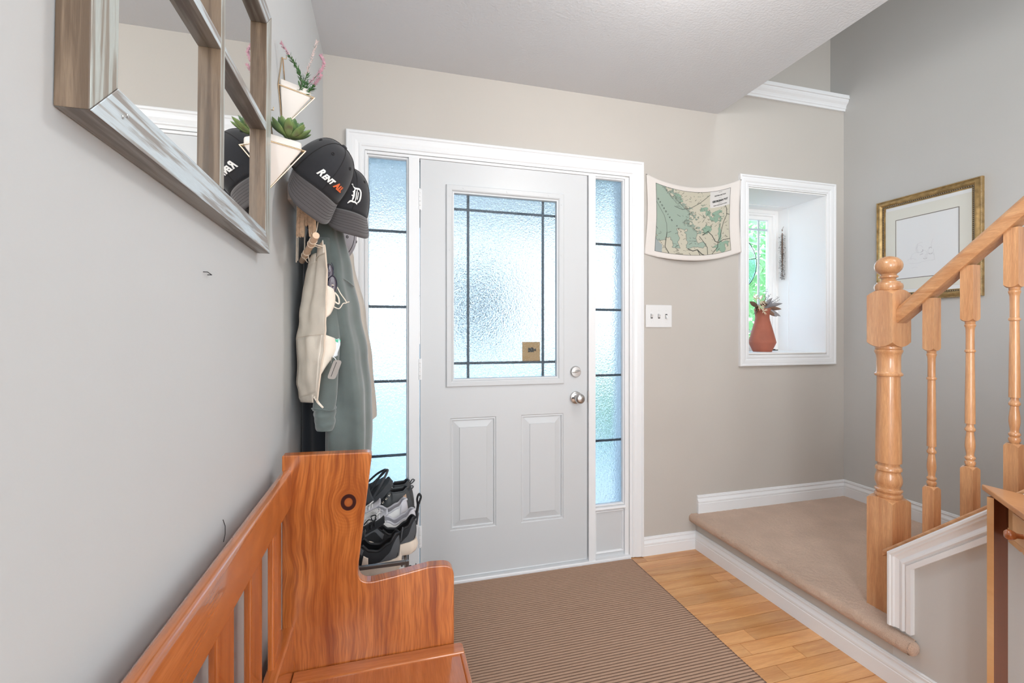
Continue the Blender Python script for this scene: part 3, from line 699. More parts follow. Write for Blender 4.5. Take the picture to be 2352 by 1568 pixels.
# frame in the diagonal direction: s along the front edge from the far corner, d inwards
def T(s, d, z): return (TA[0] - s * q + d * q, TA[1] - s * q - d * q, z)
ap = B(); ap.prism([(.105, .655), (.105, TZ - .0155), (.70, TZ - .0155), (.70, .655), (.43, .655), (.42, .667), (.41, .655), (.185, .655), (.178, .664), (.170, .655)], lambda a, b_, h: T(a, h, b_), .024, .040)
apron = make('apron', ap, M['table_light'], table, bevel=.0015)
make('cock_bead', B().box(0, 0, 0, 0, 0, 0) if False else B().prism([(.105, .690), (.105, .6925), (.163, .6925), (.163, .690)], lambda a, b_, h: T(a, h, b_), .0228, .0242), M['table_light'], apron)
dr = make('drawer', B().prism([(.163, .680), (.163, .752), (.56, .752), (.56, .680)], lambda a, b_, h: T(a, h, b_), .012, .026), M['table_light'], table, bevel=.004)
for s_ in (.222, .50):
    kp = [(.0, 0), (.006, 0), (.0062, .006), (.0068, .011), (.0105, .016), (.0128, .022), (.0122, .028), (.008, .0325), (.0, .034)]
    vs = B(); 
    n = 24
    for r, h in kp:
        for k in range(n):
            a = 2 * pi * k / n; vs.v.append(T(s_ + r * cos(a), .012 - h, .711 + r * sin(a)))
    for i in range(len(kp) - 1):
        for k in range(n): vs.f.append((i * n + k, i * n + (k + 1) % n, (i + 1) * n + (k + 1) % n, (i + 1) * n + k)); vs.m.append(0)
    make('knob', vs, M['knob'], dr, smooth=40)
for x0, x1, y0, y1 in [(1.598, 1.655, .848, .863), (TA[0] - .017, TA[0] - .002, TA[1] - TL + .004, TA[1] - TL + .06), (TA[0] - TL + .07, TA[0] - TL + .13, TA[1] - TL + .004, TA[1] - TL + .019)]:
    lb_ = B(); lb_.cm = 0
    lb_.box(x0, x1, y0, y1, 0, TZ - .0155)
    # front edge light, broad inner side darker: its shade is in the colour
    lg = make('leg', lb_, [M['table_leg_shaded'], M['table_light']], table)
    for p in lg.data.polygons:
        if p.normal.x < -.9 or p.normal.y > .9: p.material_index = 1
make('side_apron', B().box(TA[0] - .016, TA[0] - .003, TA[1] - TL + .02, TA[1] - .06, .655, TZ - .0155), M['table_leg_shaded'], table)

# ------------------------------------------------------------------ framed drawing on the right wall
PX = XR
pic = thing('framed_picture', 'gilt framed pale pencil drawing with wide mat on the stair wall', 'picture', (PX, 1.757, 1.69))
PY0, PY1, PZ0, PZ1 = 1.512, 2.003, 1.398, 1.976
def PM(a, b_, h): return (PX - h, a, b_)
FP = [(0, 0), (0, .016), (.003, .020), (.006, .020), (.008, .017), (.012, .019), (.018, .024), (.024, .024), (.029, .019), (.031, .014), (.033, .0135), (.039, .0125), (.040, .009), (.044, .008), (.045, .002), (.045, 0)]
make('frame', B().sweep([(PY0, PZ0), (PY1, PZ0), (PY1, PZ1), (PY0, PZ1)], FP, PM, closed=True), M['gold'], pic, smooth=40)
def beads(name, off, h, step, r, mat):
    b_ = B(); y0, y1, z0, z1 = PY0 + off, PY1 - off, PZ0 + off, PZ1 - off
    pts = []
    ny = int((y1 - y0) / step); nz = int((z1 - z0) / step)
    for i in range(ny + 1): pts += [(y0 + (y1 - y0) * i / ny, z0), (y0 + (y1 - y0) * i / ny, z1)]
    for i in range(1, nz): pts += [(y0, z0 + (z1 - z0) * i / nz), (y1, z0 + (z1 - z0) * i / nz)]
    for a, c in pts:
        vs = [PM(a, c, h + r * .9)] + [PM(a + r * cos(t), c + r * sin(t), h) for t in [k * pi / 3 for k in range(6)]]
        b_.add(vs, [(0, 1 + k, 1 + (k + 1) % 6) for k in range(6)])
    o = make(name, b_, mat, pic, smooth=180); o['kind'] = 'stuff'; return o
beads('bead_row', .0025, .0185, .0075, .0031, M['gold_bead'])
beads('inner_bead_row', .0355, .0128, .0095, .0036, M['gold_bead'])
make('dark_groove', B().sweep([(PY0 + .032, PZ0 + .032), (PY1 - .032, PZ0 + .032), (PY1 - .032, PZ1 - .032), (PY0 + .032, PZ1 - .032)], [(0, .0132), (0, .0139), (.0075, .0131), (.0075, .0124)], PM, closed=True), M['gold_dark'], pic)
MY0, MY1, MZ0, MZ1 = 1.612, 1.902, 1.523, 1.851
make('mat_board', B().sweep([(MY0, MZ0), (MY0, MZ1), (MY1, MZ1), (MY1, MZ0)], [(0, .004), (0, .0065), (.062, .0065), (.062, .004)], PM, closed=True), M['mat'], pic)
make('mat_bevel_line', B().sweep([(MY0 - .0005, MZ0 - .0005), (MY0 - .0005, MZ1 + .0005), (MY1 + .0005, MZ1 + .0005), (MY1 + .0005, MZ0 - .0005)], [(0, .004), (0, .0067), (.0035, .0067), (.0035, .004)], PM, closed=True), M['mat_line'], pic)
make('drawing_paper', B().box(PX - .0045, PX - .002, PY0 + .02, PY1 - .02, PZ0 + .02, PZ1 - .02), M['paper'], pic)
dw = B(); rd = random.Random(4)
def stroke(b_, pts, w=.0006):
    # pts in drawing units: u right (toward the viewer = -Y), v up, centre of sheet
    P = [(1.765 - u, 1.675 + v, .0046) for u, v in pts]
    b_.tube([PM(*p) for p in P], w, 4)
def arc(cx, cy, rx, ry, a0, a1, n=9): return [(cx + rx * cos(radians(a0 + (a1 - a0) * i / n)), cy + ry * sin(radians(a0 + (a1 - a0) * i / n))) for i in range(n + 1)]
for s in [arc(-.022, -.003, .017, .021, 20, 330), arc(.03, -.02, .013, .015, 60, 380), arc(-.035, -.045, .030, .026, 40, 200), arc(-.06, -.06, .02, .012, 0, 180), arc(-.005, -.035, .02, .022, -60, 120),
          arc(.025, -.05, .022, .018, 20, 200), [(.045, -.03), (.05, -.07), (.035, -.075)], [(-.075, -.075), (-.03, -.078), (.01, -.07), (.05, -.072)], [(-.03, .03), (-.035, 0), (-.03, -.02)], [(.04, .04), (.032, .015), (.035, -.01)], arc(-.018, .0, .022, .03, 60, 200), [(-.06, -.10), (-.045, -.098), (-.03, -.101)]]:
    stroke(dw, [(u + rd.uniform(-.0015, .0015), v + rd.uniform(-.0015, .0015)) for u, v in s])
make('pencil_drawing', dw, M['pencil'], pic)['kind'] = 'stuff'
dk = B()
for s in [arc(.005, -.055, .008, .005, 180, 370), arc(-.012, -.012, .006, .008, 250, 400), arc(.03, -.033, .008, .005, 180, 360), [(-.02, -.035), (-.005, -.03)], arc(.028, -.006, .005, .005, 0, 200)]: stroke(dk, s, .001)
make('dark_strokes', dk, M['pencil_dark'], pic)['kind'] = 'stuff'

# ------------------------------------------------------------------ windowpane mirror on the left wall
mir = thing('wall_mirror', 'weathered wooden four-pane window mirror hanging on the left wall', 'mirror', (XL, .8105, 1.667))
mir.rotation_euler = (radians(-1.5), 0, 0)
HY, HZ, FW, FD = .3205, .2685, .043, .027
def mbar(name, poly, front, side, parent=mir):
    """poly in (y, z) local; front face gets the face colour with painted window sheen"""
    b_ = B(); n = len(poly)
    b_.add([(FD, y, z) for y, z in poly] + [(0.0005, y, z) for y, z in poly], [tuple(range(n)), tuple(range(n, 2 * n))[::-1]] + [(i, (i + 1) % n, n + (i + 1) % n, n + i) for i in range(n)])
    b_.m = [0] + [1] * (n + 1)
    return make(name, b_, [front, side], parent, world=False, bevel=.0012)
mbar('bottom_rail', [(-HY, -HZ), (HY, -HZ), (HY - FW, -HZ + FW), (-HY + FW, -HZ + FW)], M['mf_y'], M['ms_y'])
mbar('top_rail', [(-HY, HZ), (HY, HZ), (HY - FW, HZ - FW), (-HY + FW, HZ - FW)], M['mf_y'], M['ms_y'])
mbar('side_rail', [(-HY, -HZ), (-HY, HZ), (-HY + FW, HZ - FW), (-HY + FW, -HZ + FW)], M['mf_z'], M['ms_z'])
mbar('side_rail', [(HY, -HZ), (HY, HZ), (HY - FW, HZ - FW), (HY - FW, -HZ + FW)], M['mf_z'], M['ms_z'])
mh = .0095
mbar('vertical_muntin', [(.0105 - mh, -HZ + FW), (.0105 + mh, -HZ + FW), (.0105 + mh, HZ - FW), (.0105 - mh, HZ - FW)], M['mf_z'], M['ms_z'])
for ya, yb in ((-HY + FW, .0105 - mh), (.0105 + mh, HY - FW)):
    mbar('horizontal_muntin', [(ya, -.009), (yb, -.009), (yb, .009), (ya, .009)], M['mf_y'], M['ms_y'])
    for za, zb in ((-HZ + FW, -.009), (.009, HZ - FW)):
        make('mirror_pane', B().box(.006, .011, ya - .001, yb + .001, za - .001, zb + .001), M['mirror'], mir, world=False)
make('nail_head', B().lathe([(.002, FD), (.002, FD + .0008), (.001, FD + .0012)], (0, -.262, -.245), 8, ax='x').lathe([(.002, FD), (.002, FD + .0008), (.001, FD + .0012)], (0, -.270, -.250), 8, ax='x'), M['steel'], mir, world=False)

# ------------------------------------------------------------------ wall planters
def planter(yc, za, label, grp, hs=1.0):
    o = thing('wall_planter', label, 'planter', (XL, yc, za), grp)
    hw, dp, hh = .047, .078, .092 * hs
    def tri(z, s, y_in=0): return [(XL + .004 + y_in, yc - hw * s, z), (XL + .004 + y_in, yc + hw * s, z), (XL + .004 + dp * s, yc, z)]
    b_ = B(); zt = za + hh + .018
    rings = [(za + .003, .04), (za + hh - .004, .965), (za + hh + .004, 1.0), (zt - .003, 1.0), (zt, .98)]
    def rt(z, s):  # triangle with rounded corners, s scale
        p2 = rnd_poly([(.004, -hw * s, .006 * s), (.004, hw * s, .006 * s), (.004 + dp * s, 0, .010 * s)], 4)
        return [(XL + a, yc + c, z) for a, c in p2]
    R = [rt(z, s) for z, s in rings] + [[(XL + .004 + (x - XL - .004) * .86 + .004, yc + (y - yc) * .86, zt - .001) for x, y, z in rt(zt, 1)]] + [[(XL + .004 + (x - XL - .004) * .8 + .005, yc + (y - yc) * .8, zt - .03) for x, y, z in rt(zt, 1)]]
    n = len(R[0]); vs = [p for r in R for p in r]
    b_.add(vs, [tuple(range(n))[::-1], tuple((len(R) - 1) * n + k for k in range(n))] + [(i * n + k, i * n + (k + 1) % n, (i + 1) * n + (k + 1) % n, (i + 1) * n + k) for i in range(len(R) - 1) for k in range(n)])
    make('vessel', b_, M['ceramic'], o, smooth=50)
    wz = za + hh; r = .0015; e = .0022
    A, C, F, P_, K = (XL + .0025, yc - hw - e, wz), (XL + .0025, yc + hw + e, wz), (XL + .004 + dp + e, yc, wz), (XL + .0025, yc, za - .003), (XL + .0025, yc, za + .192)
    wr = B(); wr.tube([A, F, C], r, 6); wr.tube([A, P_, C], r, 6); wr.tube([A, (K[0], K[1] - .006, K[2] - .004), K, (K[0], K[1] + .006, K[2] - .004), C], r, 6); wr.tube([F, P_], r * 1.2, 6)
    wr.tube([(XL + .0025, yc - hw - e, wz), (XL + .0025, yc + hw + e, wz)], r, 6)
    make('wire_hanger', wr, M['gold_wire'], o, smooth=60)
    make('hook', B().tube([(XL, yc, K[2] - .003), (XL + .012, yc, K[2] - .003), (XL + .012, yc, K[2] + .004)], .0014, 6), M['gold_wire'], o)
    make('soil', B().prism([(XL + .012, yc - .036), (XL + .012, yc + .036), (XL + .066, yc)], lambda a, c, h: (a, c, h), zt - .012, zt - .008), M['bark'], o)
    return o, zt
planter(1.37, 1.778, 'triangular cream wall planter in brass wire holding pink heather', 'brass wire wall planters')
planter(1.224, 1.568, 'triangular cream wall planter in brass wire holding a green succulent', 'brass wire wall planters', 1.05)
def path_pts(ctrl, n):
    c = [Vector(p) for p in ctrl]; out = []
    for i in range(n + 1):
        t = i / n * (len(c) - 1); k = min(int(t), len(c) - 2); f = t - k
        p0, p1, p2, p3 = c[max(k - 1, 0)], c[k], c[k + 1], c[min(k + 2, len(c) - 1)]
        out.append(.5 * ((2 * p1) + (p2 - p0) * f + (2 * p0 - 5 * p1 + 4 * p2 - p3) * f * f + (3 * p1 - p0 - 3 * p2 + p3) * f ** 3))
    return out
heath = thing('heather_plant', 'artificial pink heather sprigs standing in the upper wall planter', 'plant', (-.235, 1.37, 1.875))
rnd = random.Random(2)
for ctrl, bl, col in [([(-.235, 1.365, 1.868), (-.222, 1.33, 1.893), (-.235, 1.31, 1.925), (-.262, 1.295, 1.962)], .78, 'blossom'), ([(-.233, 1.37, 1.868), (-.222, 1.37, 1.900), (-.211, 1.37, 1.945), (-.189, 1.37, 2.025)], .55, 'blossom_pale'),
                      ([(-.230, 1.372, 1.868), (-.213, 1.375, 1.905), (-.182, 1.38, 1.948), (-.171, 1.38, 1.975), (-.178, 1.38, 1.995)], .28, 'blossom'), ([(-.225, 1.366, 1.868), (-.207, 1.362, 1.883), (-.193, 1.36, 1.902), (-.177, 1.36, 1.928)], .55, 'blossom')]:
    pts = path_pts(ctrl, 44)
    stm = make('stem', B().tube(pts, [.0013 * (1 - .6 * i / 44) for i in range(45)], 5), M['stem'], heath, smooth=60)
    lf, bs = B(), B()
    for i in range(3, 45):
        f = i / 44; tg = (pts[min(i + 1, 44)] - pts[i - 1]).normalized()
        for k in range(3 if f < bl else 6):
            a = rnd.uniform(0, 6.28); sd = tg.orthogonal().normalized(); sd = Matrix.Rotation(a, 3, tg) @ sd
            L = (.014 if f < bl else .0085) * rnd.uniform(.7, 1.2); dr_ = (sd * .8 + tg * .75).normalized(); wv = tg.cross(dr_).normalized() * (.0019 if f < bl else .0016)
            p = pts[i]; nn = dr_.cross(wv).normalized() * .0006
            (lf if f < bl else bs).add([p, p + dr_ * L * .5 + wv, p + dr_ * L, p + dr_ * L * .5 - wv, p + dr_ * L * .45 + nn], [(0, 1, 4), (1, 2, 4), (2, 3, 4), (3, 0, 4), (0, 3, 2, 1)])
    if lf.v: make('leaves', lf, M['leaf'], heath)['kind'] = 'stuff'
    make('blossoms', bs, M[col], heath)['kind'] = 'stuff'
succ = thing('succulent_plant', 'green rosette succulent sitting in the lower wall planter', 'plant', (-.24, 1.224, 1.67))
def fat_leaf(par, root, direc, L, w, th, mat, curl=.25):
    d_ = Vector(direc).normalized(); r_ = Vector(root); sd = d_.cross(Vector((0, 0, 1))).normalized(); up = sd.cross(d_)
    b_ = B()
    def f(u, v):
        a = 2 * pi * u; prof = (sin(pi * min(1, v * .92 + .08)) ** .75) * (.55 + .75 * v) if v < .999 else 0
        prof *= .9
        c = r_ + d_ * L * v + up * curl * L * v * v
        return c + sd * cos(a) * w * prof + up * (sin(a) * th * prof - .25 * th * abs(cos(a)) * 0)
    b_.grid(f, 10, 9, cu=True)
    return make('leaf', b_, mat, par, smooth=180)
for i, (az, el, L, w) in enumerate([(-115, 18, .058, .011), (-80, 14, .060, .012), (-45, 10, .056, .012), (-15, 12, .052, .012), (20, 15, .050, .012), (60, 20, .050, .012), (105, 25, .045, .011), (-150, 30, .050, .010), (-100, 40, .048, .011), (-60, 38, .046, .012), (-25, 40, .045, .012), (15, 42, .044, .012), (70, 48, .042, .011), (150, 50, .042, .010), (-130, 60, .040, .010), (-70, 66, .038, .011), (0, 68, .036, .011), (80, 72, .034, .010)]):
    a, e = radians(az), radians(el * .72)
    fat_leaf(succ, (-.232 + .006 * cos(a), 1.222 + .006 * sin(a), 1.690 + .0006 * i), (cos(e) * cos(a), cos(e) * sin(a), sin(e)), L, w, .0042, M['succulent'])

# ------------------------------------------------------------------ map banner on the back wall
mp = thing('map_banner', 'white cloth banner printed with a green bay map, pinned on the back wall', 'banner', (1.675, YB, 1.64))
def MS(u, v, h=0):
    """u 0..1 left to right, v 0..1 top to bottom on the sagging cloth"""
    tl, tr, br, bl = (1.371, 2.092), (1.984, 2.112), (1.984, 1.688), (1.362, 1.652)
    x = (tl[0] * (1 - u) + tr[0] * u) * (1 - v) + (bl[0] * (1 - u) + br[0] * u) * v
    z = (tl[1] * (1 - u) + tr[1] * u) * (1 - v) + (bl[1] * (1 - u) + br[1] * u) * v
    z -= 4 * u * (1 - u) * (.062 * (1 - v) + .046 * v)
    x += .012 * sin(pi * v) * (1 - 2 * u)
    y = .005 + .006 * sin(pi * u) * (.4 + v) + .003 * sin(u * 9 + v * 5) * v + .0025 * sin(v * 14 + u * 3) * sin(pi * u) + .010 * v * sin(pi * u) ** 2 + .012 * max(0, u - .93) / .07 * 1.3
    return (x, YB - y - h, z)
cl = make('cloth', B().grid(lambda u, v: MS(u, v), 60, 44), plain('banner_cloth', (.70, .655, .62), .9, bump=.2, bscale=300), mp, smooth=180, solid=.0012)
U0, U1, V0, V1 = .092, .905, .062, .930
# print: colour per vertex on a fine grid laid on the cloth (ink only)
NU, NV = 300, 270
uu, vv = np.meshgrid(np.linspace(0, 1, NU + 1), np.linspace(0, 1, NV + 1))
land = np.array([.50, .47, .38]); sea = np.array([.30, .375, .315]); lake = np.array([.235, .345, .265]); ink = np.array([.035, .04, .035])
img = np.empty(uu.shape + (3,)); img[:] = land
rs = np.random.RandomState(3)
def fbm(sc, seed, octv=4):
    out = np.zeros(uu.shape); amp = 1
    for o in range(octv):
        for idx in np.ndindex(1): pass
        n = np.array([[noise.noise((u * sc * 2 ** o, v * sc * 2 ** o, seed + o * 7.3)) for u in np.linspace(0, 1, NU + 1)] for v in np.linspace(0, 1, NV + 1)])
        out += amp * n; amp *= .55
    return out
f1 = fbm(5, 1.0); f2 = fbm(9, 40.0, 3); f3 = fbm(22, 80.0, 2)
# the bay: a diagonal band of water from the top left to the lower middle
edge = .13 + .62 * vv ** .85 + .10 * np.sin(vv * 7) * vv + .11 * f1
bot = .70 + .10 * np.sin(uu * 9 + .6) + .13 * f2 + .30 * np.clip(uu - .45, 0, 1) * 0
wat = (uu < edge) & ((vv < bot) | ((np.abs(uu - .52) < .13 + .03 * f2) & (vv < .87 + .04 * f2)) | ((np.abs(uu - .25) < .045 + .04 * f2) & (vv < .9)))
img[wat] = sea
img[(uu < .08 + .03 * f2) & (vv > .80 + uu)] = np.array([.30, .34, .34])
for cx, cy, rx, ry, k in [(.80, .41, .12, .10, .5), (.66, .58, .07, .10, .6), (.62, .28, .07, .04, .9), (.85, .66, .025, .20, .8), (.87, .90, .11, .10, .5), (.70, .34, .05, .06, .9), (.29, .12, .05, .08, 1.2)]:
    r = ((uu - cx) / (rx * .92)) ** 2 + ((vv - cy) / (ry * .9)) ** 2 + 1.9 * k * f2 + .9 * f3
    img[(r < .8) & ~wat] = lake; img[np.abs(r - .8) < .09] *= .55
# island-strewn shore: speckled strip beside the band
strip = np.exp(-((uu - edge - .03) / .055) ** 2) * (vv < .66)
img[(strip > .22) & (f3 + .6 * f2 > -.02)] = sea * .82
img[(strip > .2) & (np.abs(f3) < .05)] = np.array([.13, .15, .12])
img_ = 0
lk = (~wat) & (f3 > .62) & (vv < .5); img[lk] = np.array([.26, .29, .23])
ln = np.zeros(uu.shape, bool)
d_ = np.abs(np.gradient(wat.astype(float))[0]) + np.abs(np.gradient(wat.astype(float))[1]); img[d_ > 0] *= .45
def rline(pts, w, dash=0):
    P = np.array(pts)
    for (x0, y0), (x1, y1) in zip(P[:-1], P[1:]):
        L2 = max(1e-9, (x1 - x0) ** 2 + (y1 - y0) ** 2); t = np.clip(((uu - x0) * (x1 - x0) + (vv - y0) * (y1 - y0)) / L2, 0, 1)
        dd = np.hypot(uu - x0 - t * (x1 - x0), vv - y0 - t * (y1 - y0)); a = np.clip((w - dd) / .003 + .5, 0, 1)
        if dash: a = a * (np.sin(t * sqrt(L2) / dash) > 0)
        img[:] = img * (1 - a[..., None]) + ink * a[..., None]
rline([(.24, .26), (.34, .29), (.46, .25), (.58, .17), (.73, .04)], .0035)
rline([(.60, .68), (.68, .63), (.74, .70), (.78, .80), (.83, .83), (.90, .80), (.99, .81)], .005)
rline([(.56, .70), (.62, .80), (.66, .88), (.665, .99)], .004)
rline([(.40, .90), (.46, .93), (.52, .91), (.58, .98), (.62, 1.0)], .006); rline([(.52, .91), (.56, 1.0)], .004)
rline([(.92, .23), (.95, .32), (.955, .42), (.91, .52), (.885, .62), (.86, .74), (.82, .82), (.81, .90), (.73, .99)], .0042)
rline([(.95, .40), (1.0, .43)], .004); rline([(0, .26), (.10, .44), (.13, .56), (.14, .68)], .002); rline([(.14, .68), (.13, .80), (.12, .9), (.165, .99)], .004)
rline([(.34, .28), (.20, .14), (.10, .02)], .0016); rline([(.56, .35), (.64, .42), (.70, .30)], .002)
for i in range(150):
    a = rs.rand() * pi; x, y_ = rs.rand() * .98, rs.rand() * .98; L = .012 + .035 * rs.rand()
    if x > .68 and y_ < .27: continue
    if x < .13 + .55 * y_ - .08 and y_ < .62: continue
    a = rs.choice([0.1, -.6, .5, 1.0, -.9]); rline([(x, y_), (x + L * cos(a), y_ + L * sin(a))], .0016 + .001 * rs.rand())
bx = (uu > .715) & (uu < .995) & (vv < .265); img[bx] = np.array([.60, .58, .56])
brd = (uu < .004) | (uu > .996) | (vv < .005) | (vv > .995); img[brd] = ink
pg = B().grid(lambda u, v: MS(U0 + u * (U1 - U0), V0 + v * (V1 - V0), .0013), NU, NV)
pm = NT('map_print'); at = pm.n('VertexColor'); at.layer_name = 'ink'; pm.l(at.outputs[0], pm.p.inputs['Base Color']); pm.p.inputs['Roughness'].default_value = .9
pr_ = make('map_print', pg, pm.mat, mp, smooth=180, recalc=False)
ca = pr_.data.color_attributes.new('ink', 'FLOAT_COLOR', 'POINT'); flat = np.ones((img.shape[0] * img.shape[1], 4)); flat[:, :3] = img.reshape(-1, 3); ca.data.foreach_set('color', flat.ravel())
M['ink'] = plain('map_ink', (.03, .033, .03), .9)
lt = B()
def put(body, u, v, size, ang=0, bold=.0, spacing=1.0):
    vs, fs = text_geo(body, size, bold=bold, spacing=spacing); c, s = cos(ang), sin(ang)
    out = []
    for x, y in vs:
        X, Y = x * c - y * s, x * s + y * c
        out.append(MS(U0 + (U1 - U0) * u + X / .615, V0 + (V1 - V0) * v - Y / .43, .0019))
    lt.add(out, fs)
put('MAP OF', .855, .028, .0068); put('EASTERN SECTION', .855, .078, .0092, .04, .0004); put('OF THE', .855, .118, .005)
put('GEORGIAN BAY', .855, .165, .0150, .05, .0010); put('SERVED BY', .855, .205, .005); put('GRAND TRUNK RAILWAY SYSTEM', .855, .232, .0062, .05, .0003)
for i, ch in enumerate('GEORGIAN'): put(ch, .025 + .024 * i, .225 + .0375 * i, .0125, -.75, .0005)
for i, ch in enumerate('BAY'): put(ch, .258 + .026 * i, .565 + .038 * i, .0125, -.75, .0005)
for i, ch in enumerate('PENINSULA'): put(ch, .045 + .014 * i, .815 + .021 * i, .0075, -.85, .0003)
put('NOTTAWASAGA BAY', .475, .775, .006); put('OWEN SOUND', .29, .985, .0065, 0, .0002)
make('lettering', lt, M['ink'], mp, recalc=False)['kind'] = 'stuff'
for u in (.004, .996):
    make('pin', B().lathe([(.003, 0), (.003, -.004), (.0015, -.006)], (MS(u, .01)[0], MS(u, .01)[1] - .001, MS(u, .01)[2]), 10, ax='y'), M['steel'], mp)

# ------------------------------------------------------------------ switch plate
sp = make('light_switch', B().box(1.369, 1.533, YB - .006, YB, 1.249, 1.373), M['plate'], bevel=.004, loc=(1.451, YB, 1.311))
tag(sp, 'white three-toggle light switch plate on the wall below the map', 'switch')
for i, up in enumerate((1, 1, -1)):
    x = 1.405 + i * .046; z = 1.311
    tg = make('toggle', B().prism([(YB - .004, z - .010), (YB - .004, z + .010), (YB - .018, z + up * .011 + .003), (YB - .018, z + up * .011 - .003)], lambda a, b_, h: (h, a, b_), x - .0047, x + .0047), M['plate'], sp, bevel=.001)
    make('toggle_slot', B().box(x - .0065, x + .0065, YB - .0063, YB - .0058, z - .0125, z + .0125), M['gap'], sp)
    for dz in (-.032, .032): make('screw', B().lathe([(.0028, 0), (.0028, -.0009), (.001, -.0012)], (x, YB - .006, z + dz), 10, ax='y'), M['plate'], sp)

# ------------------------------------------------------------------ window niche things
SZ = NZ0 + .005
vx, vy = 2.335, 2.40
vase = thing('vase', 'terracotta vase standing on the deep window sill', 'vase', (vx, vy, SZ))
vp = [(.0, 0), (.052, 0), (.055, .002), (.062, .018), (.070, .036), (.0775, .053), (.0795, .058), (.0795, .0605), (.077, .072), (.071, .097), (.064, .125), (.056, .155), (.049, .18), (.044, .2), (.0415, .214), (.041, .222), (.042, .235), (.044, .25), (.0475, .268), (.0485, .274), (.0470, .2765), (.0445, .274), (.041, .25), (.038, .222), (.0, .215)]
prf = []
for (r0, z0), (r1, z1) in zip(vp, vp[1:]):
    n = max(1, int(abs(z1 - z0) / .0035)) if r0 > .041 and z0 > .06 and z0 < .25 else 1
    for k in range(n):
        t = k / n; prf.append((r0 + (r1 - r0) * t + (.0005 if k % 2 else 0), z0 + (z1 - z0) * t))
prf.append(vp[-1])
make('vase_body', B().lathe(prf, (vx, vy, SZ), 48, cap=False), M['terracotta'], vase, smooth=60)
bq = thing('dried_bouquet', 'dried leaves and cream flowers arranged in the terracotta vase', 'bouquet', (vx, vy, SZ + .22))
rd = random.Random(9); top = Vector((vx, vy, SZ + .27))
def flat_leaf(name, root, direc, L, w, mat, curl=-.3, par=bq):
    d_ = Vector(direc).normalized(); sd = d_.cross(Vector((0.3, .8, .5))).normalized(); up = sd.cross(d_); r_ = Vector(root)
    return make(name, B().grid(lambda u, v: r_ + d_ * L * v + sd * (u - .5) * 2 * w * sin(pi * min(1, v * .95 + .04)) ** .8 + up * (curl * L * v * v + abs(u - .5) * w * .5), 4, 8), mat, par, smooth=180, solid=.0008)
for dx, dy, dz, L, w, mt, cu in [(-.8, -.2, .35, .07, .016, 'dry_brown', -.5), (-.9, -.1, -.1, .075, .016, 'dry_brown', -.6), (.5, -.5, -.5, .075, .014, 'dry_grey', -.2), (.9, -.2, -.35, .085, .013, 'dry_grey', -.35), (.7, -.1, .4, .09, .017, 'dry_grey', -.5), (.85, -.3, .15, .075, .015, 'dry_brown', -.4), (.35, -.3, .8, .07, .013, 'dry_grey', -.2), (-.3, -.4, .7, .06, .014, 'dry_brown', -.4), (-.15, -.5, .5, .05, .013, 'dry_brown', -.3), (.6, .2, .5, .08, .014, 'dry_grey', -.4), (-.7, .2, .6, .08, .014, 'dry_brown', -.5), (.35, -.6, -.6, .07, .012, 'dry_brown', .2), (-.95, -.3, -.55, .07, .013, 'dry_brown', -.2)]:
    flat_leaf('leaf', top + Vector((dx * .035, dy * .03, .0 + max(0, dz) * .02)), (dx, dy, dz), L, w, M[mt], cu)
for fx, fy, fz, r in [(-.050, -.04, .055, .045), (-.062, -.045, .012, .04), (-.078, -.02, .075, .035), (-.045, -.055, -.012, .032)]:
    c = top + Vector((fx, fy, fz)); fb = B(); ax = Vector((.1, -.9, .2)).normalized(); e1 = ax.orthogonal().normalized(); e2 = ax.cross(e1)
    for k in range(7):
        a = 2 * pi * k / 7 + rd.random(); dd = (e1 * cos(a) + e2 * sin(a) + ax * .35).normalized(); sd = dd.cross(ax).normalized() * r * .13
        fb.add([c, c + dd * r * .5 + sd, c + dd * r, c + dd * r * .5 - sd, c + dd * r * .5 + ax * .003], [(0, 1, 4), (1, 2, 4), (2, 3, 4), (3, 0, 4), (3, 2, 1, 0)])
    make('cream_flower', fb, M['dry_cream'], bq)
    make('stem', B().tube([top - Vector((0, 0, .05)), top + Vector((fx * .4, fy * .4, .0)), c], .0012, 5), M['dry_brown'], bq)
for tx, ty, tz in [(.012, -.02, .12), (.045, -.01, .09), (.03, 0, .075), (.105, -.02, .075), (.095, -.03, .055)]:
    tip = top + Vector((tx, ty, tz)); tw = B(); base = top - Vector((0, 0, .05)); mid = top + Vector((tx * .35, ty * .5, tz * .35))
    pts = path_pts([base, mid, tip], 10); tw.tube(pts, .0012, 5)
    for i in range(5, 11):
        for s in (-1, 1):
            q_ = pts[i] + Vector((s * rd.uniform(.004, .011), rd.uniform(-.004, .004), rd.uniform(.003, .012))); tw.tube([pts[i], q_], .0008, 4); tw.lathe([(.0001, -.0025), (.0022, 0), (.0001, .0025)], q_, 6)
    make('twig', tw, M['dry_grey'] if tx > .04 else M['dry_brown'], bq, smooth=60)
